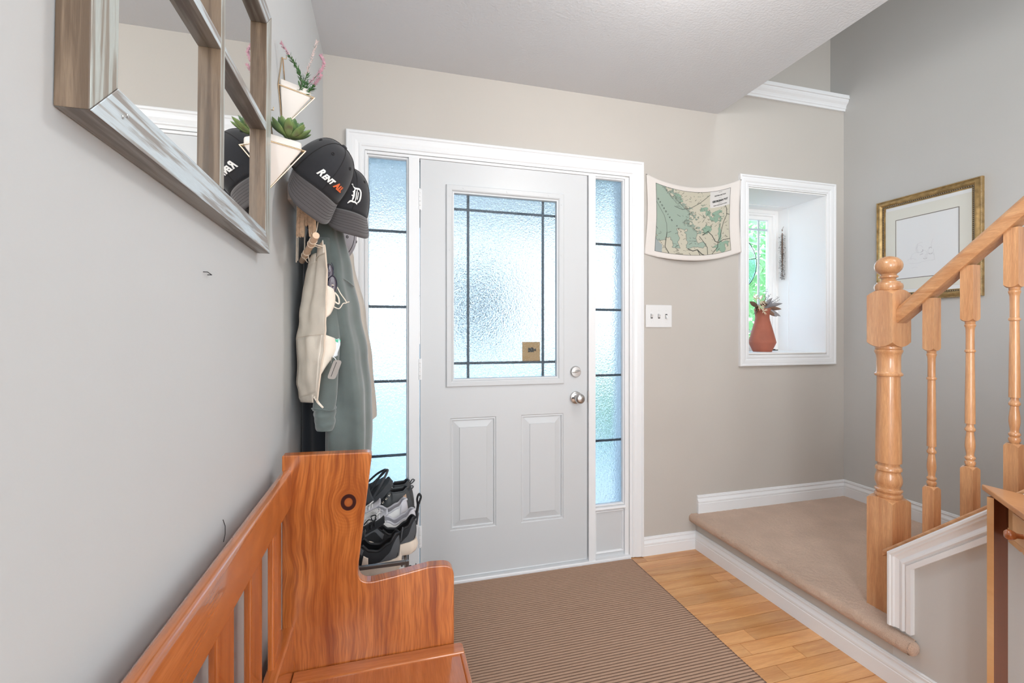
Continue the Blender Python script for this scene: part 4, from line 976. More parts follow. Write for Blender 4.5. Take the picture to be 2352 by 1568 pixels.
# dried lavender on the reveal
lav = thing('dried_lavender_bundle', 'dried lavender bundle hanging on the window reveal', 'bouquet', (NX1 - .02, 2.515, 1.92))
lx, ly = NX1 - .022, 2.515
make('stems', B().tube([(lx, ly, 1.93), (lx + .004, ly, 1.76), (lx - .004, ly - .002, 1.60)], [.003, .004, .0015], 6).tube([(lx, ly, 1.93), (lx - .006, ly, 1.8), (lx, ly, 1.66)], .002, 5).tube([(lx, ly, 1.93), (lx + .012, ly, 1.95)], .0012, 5), M['dry_brown'], lav)
lb2 = B()
for i in range(700):
    t = rd.random() ** .8; z = 1.90 - t * .31; r = .021 * (1 - .6 * t); c = Vector((lx + rd.uniform(-r, r) * .8, ly + rd.uniform(-r, r), z)); dd = Vector((rd.uniform(-1, 1), rd.uniform(-1, 1), rd.uniform(-1.3, .3))).normalized() * .013; sd = dd.orthogonal().normalized() * .0018
    lb2.add([c, c + dd * .5 + sd, c + dd, c + dd * .5 - sd], [(0, 1, 2, 3)])
bb2 = make('buds', lb2, M['lav'], lav, recalc=False); bb2['kind'] = 'stuff'
make('tie', B().lathe([(.006, 1.905), (.007, 1.91), (.006, 1.916)], (lx, ly, 0), 10), M['embroidery_white'], lav)
# stained-glass disc
SC = (2.237, 2.545, 1.69); SR = .19
sun = thing('suncatcher', 'round stained glass suncatcher hanging in the small window', 'suncatcher', (SC[0], SC[1], SC[2] - SR))
def disc_piece(a0, a1, r0, r1):
    n = 10; P = [(r1 * cos(a0 + (a1 - a0) * k / n), r1 * sin(a0 + (a1 - a0) * k / n)) for k in range(n + 1)] + [(r0 * cos(a1 - (a1 - a0) * k / n), r0 * sin(a1 - (a1 - a0) * k / n)) for k in range(n + 1)]
    return B().prism(P, lambda a, b_, h: (SC[0] + a, SC[1] + h, SC[2] + b_), -.0015, .0015)
for k in range(6):
    a0, a1 = k * pi / 3 + .2, (k + 1) * pi / 3 + .2
    make('glass_piece', disc_piece(a0 + .02, a1 - .02, .10, SR - .004), M['sun_blue' if k % 2 else 'sun_clear'], sun)
    make('glass_piece', disc_piece(a0 + .03, a1 - .03, .012, .096), M['sun_clear' if k % 2 else 'sun_blue'], sun)
ld = B()
for r in (SR, .098, .01): ld.tube([(SC[0] + r * cos(t), SC[1], SC[2] + r * sin(t)) for t in [2 * pi * k / 48 for k in range(48)]], .0028 if r > .02 else .004, 6, closed=True)
for k in range(6):
    a = k * pi / 3 + .2; ld.tube([(SC[0] + .01 * cos(a), SC[1], SC[2] + .01 * sin(a)), (SC[0] + SR * cos(a), SC[1], SC[2] + SR * sin(a))], .0022, 6)
make('lead_came', ld, M['glass_edge'], sun, smooth=60)
make('hanging_chain', B().tube([(SC[0], SC[1], SC[2] + SR), (SC[0], SC[1] + .01, NZ1 - .03)], .001, 5), M['glass_edge'], sun)
pn = make('window_latch', B().box(2.545, 2.60, 2.535, 2.543, SZ, SZ + .006).box(2.56, 2.578, 2.536, 2.542, SZ + .006, SZ + .010), M['dark'], bevel=.001, loc=(2.57, 2.54, SZ))
tag(pn, 'thin dark metal bar lying at the right end of the window sill', 'latch')

# marks left on the left wall
tag(make('wall_staple', B().tube([(XL, .818, 1.3085), (XL + .006, .818, 1.3085), (XL + .006, .836, 1.306), (XL + .0, .836, 1.306)], .0007, 5), M['dark'], loc=(XL, .827, 1.3)), 'tiny dark staple sticking out of the left wall under the mirror', 'staple')
tag(make('wire_loop', B().tube([(XL + .001, .905, .885), (XL + .003, .909, .872), (XL + .003, .909, .858), (XL + .002, .904, .846)], .0006, 5), M['dark'], loc=(XL, .907, .865)), 'thin bent wire on the left wall above the bench rail', 'wire')

# ------------------------------------------------------------------ coat rack, caps, coats
cr = thing('coat_rack', 'wooden hook rail on the left wall behind the hanging caps and coats', 'coat rack', (XL, 1.66, 1.62))
make('hook_board', B().box(XL, XL + .018, 1.44, 2.0, 1.60, 1.655), M['white'], cr, bevel=.003)
for y in (1.47, 1.56, 1.68, 1.82, 1.95):
    make('hook', B().tube(path_pts([(XL + .018, y, 1.64), (XL + .035, y, 1.645), (XL + .055, y, 1.665), (XL + .058, y, 1.69)], 8), .004, 8).tube(path_pts([(XL + .018, y, 1.61), (XL + .035, y, 1.60), (XL + .045, y, 1.615)], 6), .0035, 8), M['steel'], cr, smooth=60)

def cap_model(name, label, cat, C, f, u, crown, brimm, logo, grp=None, droop=.10):
    u = Vector(u).normalized(); f = Vector(f); f = (f - u * f.dot(u)).normalized(); r = f.cross(u)
    o = thing(name, label, cat, (0, 0, 0), grp)
    o.matrix_world = Matrix(((r.x, f.x, u.x, C[0]), (r.y, f.y, u.y, C[1]), (r.z, f.z, u.z, C[2]), (0, 0, 0, 1)))
    A, Bf, H = .079, .095, .118
    def bend(p):
        x, y, z = p
        return Vector((x, y, z - 2.2 * x * x * max(0, min(1, (y + .03) / .10)) + .004))
    def S(phi, t, off=0):
        """phi azimuth (0 = front), t 0 base .. 1 button"""
        th = t * pi / 2
        R = cos(th) ** .72; Z = sin(th) ** 1.0
        x = (A + off) * sin(phi) * R; y = (Bf + off) * cos(phi) * R
        if cos(phi) > 0: y += .010 * sin(th * 2) * cos(phi) ** 2          # high structured front
        return bend((x, y - .008 * Z, (H + off) * Z))
    cb_ = B(); NU_, NV_ = 64, 18; vs = []; fs = []
    for j in range(NV_ + 1):
        for i in range(NU_): vs.append(S(2 * pi * i / NU_, min(.9995, j / NV_)))
    for j in range(NV_):
        for i in range(NU_):
            ph = abs((2 * pi * (i + .5) / NU_ + pi) % (2 * pi) - pi); dphi = pi - ph; t = (j + .5) / NV_
            if (dphi / .50) ** 2 + ((t - .07) / .34) ** 2 < 1 and t > .09: continue
            fs.append((j * NU_ + i, j * NU_ + (i + 1) % NU_, (j + 1) * NU_ + (i + 1) % NU_, (j + 1) * NU_ + i))
    cb_.add(vs, fs)
    cr_o = make('crown', cb_, crown, o, world=False, smooth=180, solid=.0022)
    seam = B()
    for k in range(6):
        ph = k * pi / 3
        if k == 3: continue
        seam.tube([S(ph, t / 16 * .99, .0008) for t in range(17)], .0009, 5)
    seam.tube([S(2 * pi * k / 48, .0, .0006) for k in range(48)], .0013, 5, closed=True)
    make('seams', seam, M['cap_stitch'], o, world=False, smooth=60)['kind'] = 'stuff'
    ey = B()
    for k in range(6):
        ph = (k + .5) * pi / 3; c = S(ph, .58, .0006); c2 = S(ph + .04, .58, .0006); c3 = S(ph, .62, .0006); e1 = (c2 - c).normalized(); e2 = (c3 - c).normalized()
        ey.tube([c + (e1 * cos(a) + e2 * sin(a)) * .0038 for a in [2 * pi * q_ / 10 for q_ in range(10)]], .0012, 5, closed=True)
    make('eyelets', ey, M['cap_stitch'], o, world=False, smooth=60)['kind'] = 'stuff'
    tp = S(0, .9995); make('button', B().lathe([(.0001, .001), (.008, .001), (.0085, .0035), (.006, .0065), (.0001, .0075)], (tp.x, tp.y, tp.z - .001), 16), crown, o, world=False, smooth=60)
    W = 1.12
    def brim(a, t, h=0):
        ph = a * W; p = S(ph, 0); L = .072 * max(0.0, 1 - (abs(a)) ** 2.6) ** .5
        q_ = Vector((p.x * (1 + .10 * t * (1 - a * a)), p.y + L * t, p.z)); q_.z += -1.2 * (q_.x ** 2 - p.x ** 2) - droop * L * t - .9 * q_.x ** 2 * t + h
        return q_
    bg = B().grid(lambda uu_, vv_: brim(uu_ * 2 - 1, vv_), 40, 10)
    br_o = make('brim', bg, brimm, o, world=False, smooth=180, solid=.0035)
    sb_ = B()
    for t in (.2, .32, .44, .56, .68, .8):
        for k in range(44):
            a = -0.86 + 1.72 * k / 44; sb_.tube([brim(a, t, .0004), brim(a + .022, t, .0004)], .0005, 4)
    make('stitching', sb_, M['cap_stitch'], br_o, world=False)['kind'] = 'stuff'
    def put_logo(name_, vs, fs, mat, t0, kx=1.0):
        out = []
        for x, y in vs:
            # wearer-facing: text runs from the wearer's right (+x) to left
            tt = t0 + y / (H * 1.35); ph = -x / (A * 1.12) * kx
            out.append(S(ph, tt, .0022))
        lo = make(name_, B().add(out, fs), mat, cr_o, world=False, recalc=False, solid=-.0012)
        return lo
    logo(put_logo, S, cr_o)
    for s in (-1, 1):
        pass
    st_ = B().grid(lambda uu_, vv_: S(pi + (uu_ - .5) * 1.1, .0 + .10 * vv_, .0012), 12, 2)
    make('back_strap', st_, crown, o, world=False, smooth=180, solid=.002)
    return o
def logo_rent(put, S, par):
    x = -.040
    for body, size, mt, dy in (('R', .0235, 'embroidery_white', .0022), ('ENT', .0178, 'embroidery_white', 0), ('A', .0200, 'embroidery_red', .0008), ('LL', .0178, 'embroidery_red', 0)):
        vs, fs = text_geo(body, size, shear=.35, bold=.0010, spacing=.95, cuts=.004)
        x0 = min(v[0] for v in vs); x1 = max(v[0] for v in vs)
        put('lettering', [(a - x0 + x, b_ + dy) for a, b_ in vs], fs, M[mt], .20); x += x1 - x0 + .0004
def logo_d(put, S, par):
    # blackletter initial built from strokes with pointed ends
    def strk(pts, w0, w1=None):
        w1 = w0 if w1 is None else w1; P = path_pts([(x, y, 0) for x, y in pts], 12); n = len(P); L = []; R = []
        for i, p in enumerate(P):
            t = (P[min(i + 1, n - 1)] - P[max(i - 1, 0)]).normalized(); nn = Vector((-t.y, t.x, 0)); s = i / (n - 1); w = (w0 + (w1 - w0) * s) * min(1, .25 + 4 * min(s, 1 - s))
            L.append(p + nn * w); R.append(p - nn * w)
        return [(v.x, v.y) for v in L + R], [(i, i + 1, n + i + 1, n + i) for i in range(n - 1)]
    k = .00105; V = []; F = []
    for pts, w0, w1 in [([(-15, 22), (-9, 17), (0, 17), (9, 18), (16, 12), (17, 0), (15, -11), (8, -18)], 2.1, 2.6), ([(-19, -24), (-12, -17), (-3, -17), (4, -17), (10, -21)], 2.4, 1.6), ([(-6, 15), (-7, 5), (-6, -4), (-8, -15)], 2.6, 2.6),
                        ([(2, 15), (1, 4), (2, -6), (1, -16)], 1.5, 1.5), ([(-12, 8), (-6, 4)], 1.8, 1.2), ([(-13, -2), (-6, -5)], 1.8, 1.2), ([(-15, 22), (-17, 26), (-20, 24)], 1.4, 1.0), ([(7, 10), (7, -10)], 1.3, 1.3)]:
        v, f = strk([(x * k, y * k) for x, y in pts], w0 * k, w1 * k); o_ = len(V); V += v; F += [tuple(i + o_ for i in ff) for ff in f]
    put('embroidered_initial', V, F, M['embroidery_white'], .26)
cap_model('baseball_cap', 'black baseball cap with white and red lettering, hanging nearest the mirror', 'cap', (-.192, 1.375, 1.640), (.19, -.79, -.59), (.65, -.30, .70), M['cap'], M['cap_brim'], logo_rent, 'caps on the hook rail', .75)
cap_model('baseball_cap', 'navy baseball cap with white blackletter initial, hanging beside the door trim', 'cap', (-.137, 1.50, 1.605), (.381, -.84, -.371), (.266, -.282, .919), M['cap'], M['cap_brim'], logo_d, 'caps on the hook rail', .8)
cap_model('baseball_cap', 'pale grey cap mostly hidden below the navy cap', 'cap', (-.218, 1.80, 1.545), (.50, -.42, -.76), (.62, -.3, .5), M['grey_cloth'], M['grey_cloth'], lambda p, S, par: None, 'caps on the hook rail')

def garment(name, label, cat, secs, mat, folds=5, amp=.10, seed=1, n=56):
    """secs: (cx, cy, z, rx, ry) from top to bottom; a hanging cloth body with vertical folds"""
    o = thing(name, label, cat, (secs[-1][0], secs[-1][1], secs[-1][2]))
    C = secs; b_ = B(); NS = 46
    def sec(v):
        t = v * (len(C) - 1); k = min(int(t), len(C) - 2); f = t - k; f2 = f * f * (3 - 2 * f)
        return [C[k][i] + (C[k + 1][i] - C[k][i]) * (f if i == 2 else f2) for i in range(5)]
    def fn(u, v):
        cx, cy, z, rx, ry = sec(v); a = 2 * pi * u
        k = 1 + amp * v ** .5 * sin(folds * a + seed + 1.2 * sin(v * 3 + seed)) + amp * .6 * noise.noise((cos(a) * 2, sin(a) * 2, v * 3 + seed * 7)) * 1.5
        ca, sa = cos(a), sin(a); e = .8
        return (max(XL + .004, cx + rx * k * math.copysign(abs(ca) ** e, ca)), cy + ry * k * math.copysign(abs(sa) ** e, sa), z + .006 * noise.noise((a, v * 4, seed)))
    b_.grid(fn, n, NS, cu=True)
    make('body', b_, mat, o, smooth=180)
    return o
def sleeve(o, ctrl, rad, mat, seed=3, cuff=None, name='sleeve'):
    P = path_pts(ctrl, 30); b_ = B(); n = 24
    vs = []; 
    for i, p in enumerate(P):
        s = i / 30; t = s * (len(rad) - 1); k = min(int(t), len(rad) - 2); r = [rad[k][c_] + (rad[k + 1][c_] - rad[k][c_]) * (t - k) for c_ in (0, 1)]
        for j in range(n):
            a = 2 * pi * j / n; kk = 1 + .12 * noise.noise((cos(a) * 1.5, sin(a) * 1.5, s * 5 + seed)) + .06 * sin(3 * a + s * 4)
            vs.append((max(XL + .004, p.x + r[0] * kk * cos(a)), p.y + r[1] * kk * sin(a), p.z))
    b_.add(vs, [(i * n + j, i * n + (j + 1) % n, (i + 1) * n + (j + 1) % n, (i + 1) * n + j) for i in range(30) for j in range(n)])
    s_ = make(name, b_, mat, o, smooth=180, solid=.004)
    return s_
dk_ = garment('dark_jacket', 'black jacket hanging deepest on the rail, its hem above the bench', 'jacket', [(-.235, 1.70, 1.61, .02, .03), (-.225, 1.70, 1.50, .045, .075), (-.215, 1.69, 1.25, .055, .09), (-.205, 1.69, 1.0, .066, .095), (-.200, 1.69, .70, .070, .10)], M['navy_cloth'], 4, .08, 2)
bg_ = garment('beige_jacket', 'thin beige garment edge hanging behind the green sweatshirt', 'jacket', [(-.20, 1.84, 1.62, .03, .03), (-.165, 1.83, 1.50, .045, .06), (-.135, 1.82, 1.28, .06, .07), (-.118, 1.82, 1.1, .066, .075), (-.108, 1.82, .895, .070, .08)], M['beige_cloth'], 4, .07, 5)
hd = garment('green_sweatshirt', 'green grey fleece sweatshirt hanging beside the front door sidelight', 'sweatshirt', [(-.190, 1.53, 1.63, .030, .035), (-.180, 1.53, 1.56, .046, .06), (-.164, 1.535, 1.40, .058, .080), (-.149, 1.54, 1.28, .060, .085), (-.130, 1.55, 1.15, .062, .085), (-.119, 1.55, 1.02, .064, .085), (-.118, 1.55, .92, .064, .085), (-.120, 1.55, .822, .063, .085)], M['green_fleece'], 5, .15, 1)
sl_ = sleeve(hd, [(-.180, 1.475, 1.50), (-.178, 1.468, 1.38), (-.170, 1.46, 1.2), (-.174, 1.458, 1.05), (-.180, 1.458, .985)], [(.020, .02), (.030, .03), (.034, .034), (.032, .03), (.032, .03)], M['green_fleece'])
cf = sleeve(hd, [(-.180, 1.458, .992), (-.180, 1.458, .97), (-.178, 1.457, .945), (-.176, 1.456, .925)], [(.029, .028), (.031, .03), (.028, .028), (.022, .024)], M['green_fleece'], 8, name='cuff')
sm = B()
sm.tube([(-.180 + .0335 * cos(a), 1.458 + .031 * sin(a), .990 + .004 * sin(2 * a)) for a in [2 * pi * k / 24 for k in range(24)]], .0022, 6, closed=True)
sm.tube(path_pts([(-.205, 1.452, 1.40), (-.18, 1.438, 1.395), (-.155, 1.449, 1.39), (-.118, 1.475, 1.375), (-.10, 1.50, 1.36)], 20), .0022, 6)
make('seam', sm, M['green_fleece'], hd, smooth=60)

# macrame and canvas organiser on its dowel
mc = thing('macrame_hanging', 'small tan macrame fringe hanging under the first cap', 'wall hanging', (-.235, 1.43, 1.49))
rd = random.Random(11); mb_ = B()
for i in range(64):
    f = i / 63; x0 = -.250 + .050 * f; y0 = 1.445 - .03 * f + rd.uniform(-.004, .004)
    d_f = f - .52; short = abs(d_f) < .10
    zb = (1.535 - .12 * (.10 - abs(d_f))) if short else 1.497 + rd.uniform(-.006, .006)
    x1 = x0 if short else x0 + .003 * math.copysign(1, d_f)
    mb_.tube(path_pts([(x0 + rd.uniform(-.001, .001), y0, 1.60), (x0, y0 - .002, 1.56), (x0 + (x1 - x0) * .6, y0 - .003, 1.53), (x1, y0, zb)], 8), .0021, 5)
make('fringe', mb_, M['macrame'], mc, smooth=60)['kind'] = 'stuff'
kn_ = B()
for r_ in range(8):
    z = 1.598 - r_ * .007
    kn_.tube([(-.250 + .050 * t / 10, 1.443 - .03 * t / 10 - .003, z - .012 * abs(t / 10 - .5) + .002 * (-1) ** t) for t in range(11)], .002, 5)
make('knot_band', kn_, M['macrame'], mc, smooth=60)
make('hanging_cord', B().tube([(-.252, 1.446, 1.60), (-.2545, 1.447, 1.42)], .0012, 5).tube([(-.206, 1.418, 1.60), (-.208, 1.418, 1.50)], .0022, 6).tube([(-.249, 1.444, 1.52), (-.250, 1.445, 1.425)], .001, 5), M['cord'], mc)

org = thing('canvas_organizer', 'cream canvas pocket organizer hanging from a pale wooden dowel', 'organizer', (-.21, 1.43, 1.0))
D0, D1 = Vector((-.181, 1.305, 1.4735)), Vector((-.256, 1.55, 1.440))
make('dowel', B().tube([D0 + (D1 - D0) * t for t in (0, .3, .6, 1)], .0088, 14), M['dowel'], org, smooth=50)
ct = B()
for t, w_ in ((.18, 1), (.3, -1), (.62, 1), (.75, -1)):
    c = D0 + (D1 - D0) * t
    ct.tube([c + Vector((.010 * cos(a), .01 * w_ * sin(a) * .3, .010 * sin(a))) for a in [2 * pi * k / 12 for k in range(12)]], .0014, 5, closed=True)
ct.tube([D0 + (D1 - D0) * .2 + Vector((.004, 0, -.008)), (-.172, 1.36, 1.455)], .0014, 5); ct.tube([D0 + (D1 - D0) * .3 + Vector((-.008, 0, 0)), (-.178, 1.37, 1.452)], .0014, 5)
ct.tube([D0 + (D1 - D0) * .62 + Vector((.004, 0, -.008)), (-.222, 1.46, 1.428)], .0014, 5); ct.tube([D0 + (D1 - D0) * .75 + Vector((-.008, 0, 0)), (-.228, 1.47, 1.425)], .0014, 5)
ct.tube(path_pts([D0 + (D1 - D0) * .2, (-.185, 1.37, 1.53), (-.21, 1.405, 1.60), (-.222, 1.40, 1.64)], 10), .0016, 5); ct.tube(path_pts([D0 + (D1 - D0) * .8, (-.235, 1.47, 1.52), (-.225, 1.41, 1.60), (-.222, 1.40, 1.64)], 10), .0016, 5)
make('cords', ct, M['cord'], org, smooth=60)
Lp = [(-.226, 1.50, 1.437), (-.236, 1.50, 1.388), (-.252, 1.50, 1.285), (-.2605, 1.50, 1.20), (-.260, 1.50, 1.07), (-.252, 1.50, 1.008)]
Rp = [(-.167, 1.36, 1.460), (-.160, 1.36, 1.39), (-.164, 1.36, 1.27), (-.164, 1.36, 1.205), (-.174, 1.36, 1.13), (-.186, 1.36, 1.022)]
def poly_at(P, t):
    t = t * (len(P) - 1); k = min(int(t), len(P) - 2); f = t - k; a, b_ = Vector(P[k]), Vector(P[k + 1]); return a + (b_ - a) * f
def sheet(u, v, push=0):
    a, c = poly_at(Lp, v), poly_at(Rp, v); p = a + (c - a) * u
    nrm = Vector((-.76, -.65, 0))
    fold = -.010 * math.exp(-((u - .42) / .10) ** 2) * max(0, 1 - v * 1.9) + .006 * sin(pi * u) * sin(pi * v) + .0025 * noise.noise((u * 4, v * 9, 5)) * 2
    return p + nrm * (fold + push)
make('back_panel', B().grid(lambda u, v: sheet(u, .06 + .92 * v), 20, 48), M['canvas'], org, smooth=180, solid=.0016)
make('pocket_seam', B().tube([sheet(u / 12, .60 - .02 * u / 12, .0012) for u in range(13)], .0011, 5), M['canvas_edge'], org, smooth=60)
make('lower_facing', B().grid(lambda u, v: sheet(.02 + u * .90, .605 - .02 * u + .36 * v, .0022 + .006 * math.exp(-((u - .55) / .18) ** 2) * math.exp(-((v - .3) / .35) ** 2)), 18, 20), M['canvas'], org, smooth=180, solid=.0012)
for u0, u1, dv in ((.0, .36, .012), (.40, 1.0, 0)):
    make('top_tab', B().grid(lambda u, v: sheet(u0 + (u1 - u0) * u, -.035 + dv + .10 * v, .0026), 8, 5), M['canvas'], org, smooth=180, solid=.0016)
ed = B()
ed.tube([sheet(1.0, v / 40, .0005) for v in range(41)], .0026, 6); ed.tube([sheet(.0, .07 + v / 43, .0005) for v in range(40)], .0018, 6)
make('binding', ed, M['canvas_edge'], org, smooth=60)
make('bottom_hem', B().grid(lambda u, v: sheet(u * .78, .962 + .048 * v - .006 * u, .0028 - .002 * v), 14, 3), M['canvas'], org, smooth=180, solid=.0016)
tl_ = sheet(.86, .97, .002); make('loose_tail', B().tube([tl_, tl_ + Vector((.012, -.006, -.018)), tl_ + Vector((.024, -.012, -.030))], [.004, .0035, .0028], 6), M['canvas'], org, smooth=60)
def pocket(name, v0, v1, bulge, open_):
    def fn(u, v):
        e = sheet(1.0, v0 + (v1 - v0) * v); w = sin(pi * min(1, v * .92 + .30)) if open_ else sin(pi * (v * .9 + .08))
        out = Vector((.80, .60, 0)); nn = Vector((.62, -.5, 0))
        a = pi * u ** .6
        return e + out * bulge * max(0, w) * max(0, sin(a)) ** .8 * .9 + Vector((-.04, .11, 0)) * u ** 2 + Vector((0, 0, -.012 * sin(a) * (1 - v)))
    return make(name, B().grid(fn, 16, 16), M['canvas'], org, smooth=180, solid=.0014)
pocket('upper_pocket', .27, .49, .034, True); pocket('lower_pocket', .585, .95, .044, True)
# what sits in the pockets
sg = thing('sunglasses', 'dark sunglasses tucked in the upper pocket of the canvas organizer', 'sunglasses', (-.15, 1.385, 1.33))
for k, (cx, cy, cz) in enumerate([(-.148, 1.378, 1.352), (-.158, 1.384, 1.385)]):
    ln_ = B().grid(lambda u, v: (cx + .011 * v ** .5 * cos(2 * pi * u) * .9, cy + .004 * v * cos(2 * pi * u), cz + .024 * v ** .5 * sin(2 * pi * u)), 20, 4, cu=True)
    make('lens', ln_, M['lens'], sg, smooth=180, solid=.0015)
    make('rim', B().tube([(cx + .0112 * cos(a), cy + .004 * cos(a), cz + .0245 * sin(a)) for a in [2 * pi * q_ / 20 for q_ in range(20)]], .0015, 6, closed=True), M['lens_rim'], sg, smooth=60)
make('temple', B().tube(path_pts([(-.158, 1.38, 1.41), (-.160, 1.372, 1.38), (-.163, 1.372, 1.32)], 8), .0016, 6).tube(path_pts([(-.150, 1.385, 1.376), (-.146, 1.387, 1.40), (-.152, 1.386, 1.415)], 8), .001, 5), M['lens_rim'], sg, smooth=60)
tag(make('cotton_strap', B().tube(path_pts([(-.150, 1.375, 1.35), (-.138, 1.385, 1.347), (-.128, 1.39, 1.328), (-.112, 1.392, 1.303), (-.121, 1.39, 1.299), (-.132, 1.388, 1.284), (-.150, 1.382, 1.292)], 30), .0016, 5).tube(path_pts([(-.148, 1.378, 1.335), (-.134, 1.386, 1.318), (-.132, 1.387, 1.298), (-.146, 1.38, 1.306)], 20), .0022, 5).tube([(-.113, 1.392, 1.302), (-.104, 1.394, 1.3045)], .0016, 5), M['canvas'], smooth=60, loc=(-.13, 1.39, 1.31)), 'thin cream cotton strap looping out of the upper organizer pocket', 'strap')
bgp = thing('zip_bag', 'clear plastic zip bag with green seal in the lower organizer pocket', 'bag', (-.15, 1.385, 1.15))
def bagf(u, v): return (-.168 + .036 * u + .004 * sin(v * 5), 1.378 + .012 * u + .003 * sin(u * 9 + v * 4), 1.203 - .006 * u * (1 - v) - v * .055 + .002 * sin(u * 14))
make('bag_film', B().grid(bagf, 14, 12), M['bag_plastic'], bgp, smooth=180, solid=.0016)
make('zip_seal', B().grid(lambda u, v: tuple(Vector(bagf(u, .02 + v * .16)) + Vector((.0012, -.0018, .0))), 14, 3), M['bag_green'], bgp, smooth=180, solid=.0018)
rmt = thing('garage_remote', 'grey remote control clipped to the lower organizer pocket', 'remote', (-.141, 1.362, 1.11))
rb_ = B().prism(rnd_poly([(-.012, -.026, .008), (.012, -.026, .008), (.012, .026, .008), (-.012, .026, .008)], 4), lambda a, b_, h: (-.141 + a * .85 + b_ * .35 + h * .15, 1.362 - h + a * .5, 1.112 + b_ - a * .15), -.005, .005)
make('case', rb_, M['remote'], rmt, smooth=40)
make('case_groove', B().tube([(-.1495 + t * .0145, 1.3555, 1.093 + t * .040) for t in (0, .5, 1)], .0009, 5), M['gap'], rmt)
make('clip', B().tube(path_pts([(-.150, 1.366, 1.130), (-.147, 1.362, 1.148), (-.138, 1.364, 1.140), (-.137, 1.364, 1.128)], 10), .001, 5), M['steel'], rmt, smooth=60)

# ------------------------------------------------------------------ shoe rack and shoes
SHZ = .395
rk = thing('shoe_rack', 'low grey metal shoe rack with pale slatted shelves behind the bench', 'shoe rack', (-.1, 1.85, 0))
RXa, RXb, RYa, RYb = -.255, .066, 1.555, 2.16
rk_z = .458
for x in (RXa, RXb):
    for y in (RYa, RYb): make('post', B().box(x - .006, x + .006, y - .006, y + .006, 0.0, rk_z), M['rack'], rk, bevel=.0015)
for y in (RYa, RYb):
    for z in (rk_z - .006, SHZ - .012, .12): make('side_rail', B().box(RXa + .006, RXb - .006, y - .006, y + .006, z - .006, z + .006), M['rack'], rk, bevel=.0015)
for x in (RXa, RXb):
    for z in (SHZ - .012, .12): make('long_rail', B().box(x - .006, x + .006, RYa + .006, RYb - .006, z - .006, z + .006), M['rack'], rk, bevel=.0015)
for z in (SHZ, .132):
    for k in range(8):
        x = RXa + .022 + k * .0385; make('shelf_slat', B().box(x - .0115, x + .0115, RYa + .008, RYb - .008, z - .005, z), M['rack_white'], rk, bevel=.001)
    for k in range(11):
        y = RYa + .04 + k * .052; make('shelf_bar', B().box(RXa + .006, RXb - .006, y - .006, y + .006, z - .0095, z - .0052), M['rack_white'], rk)

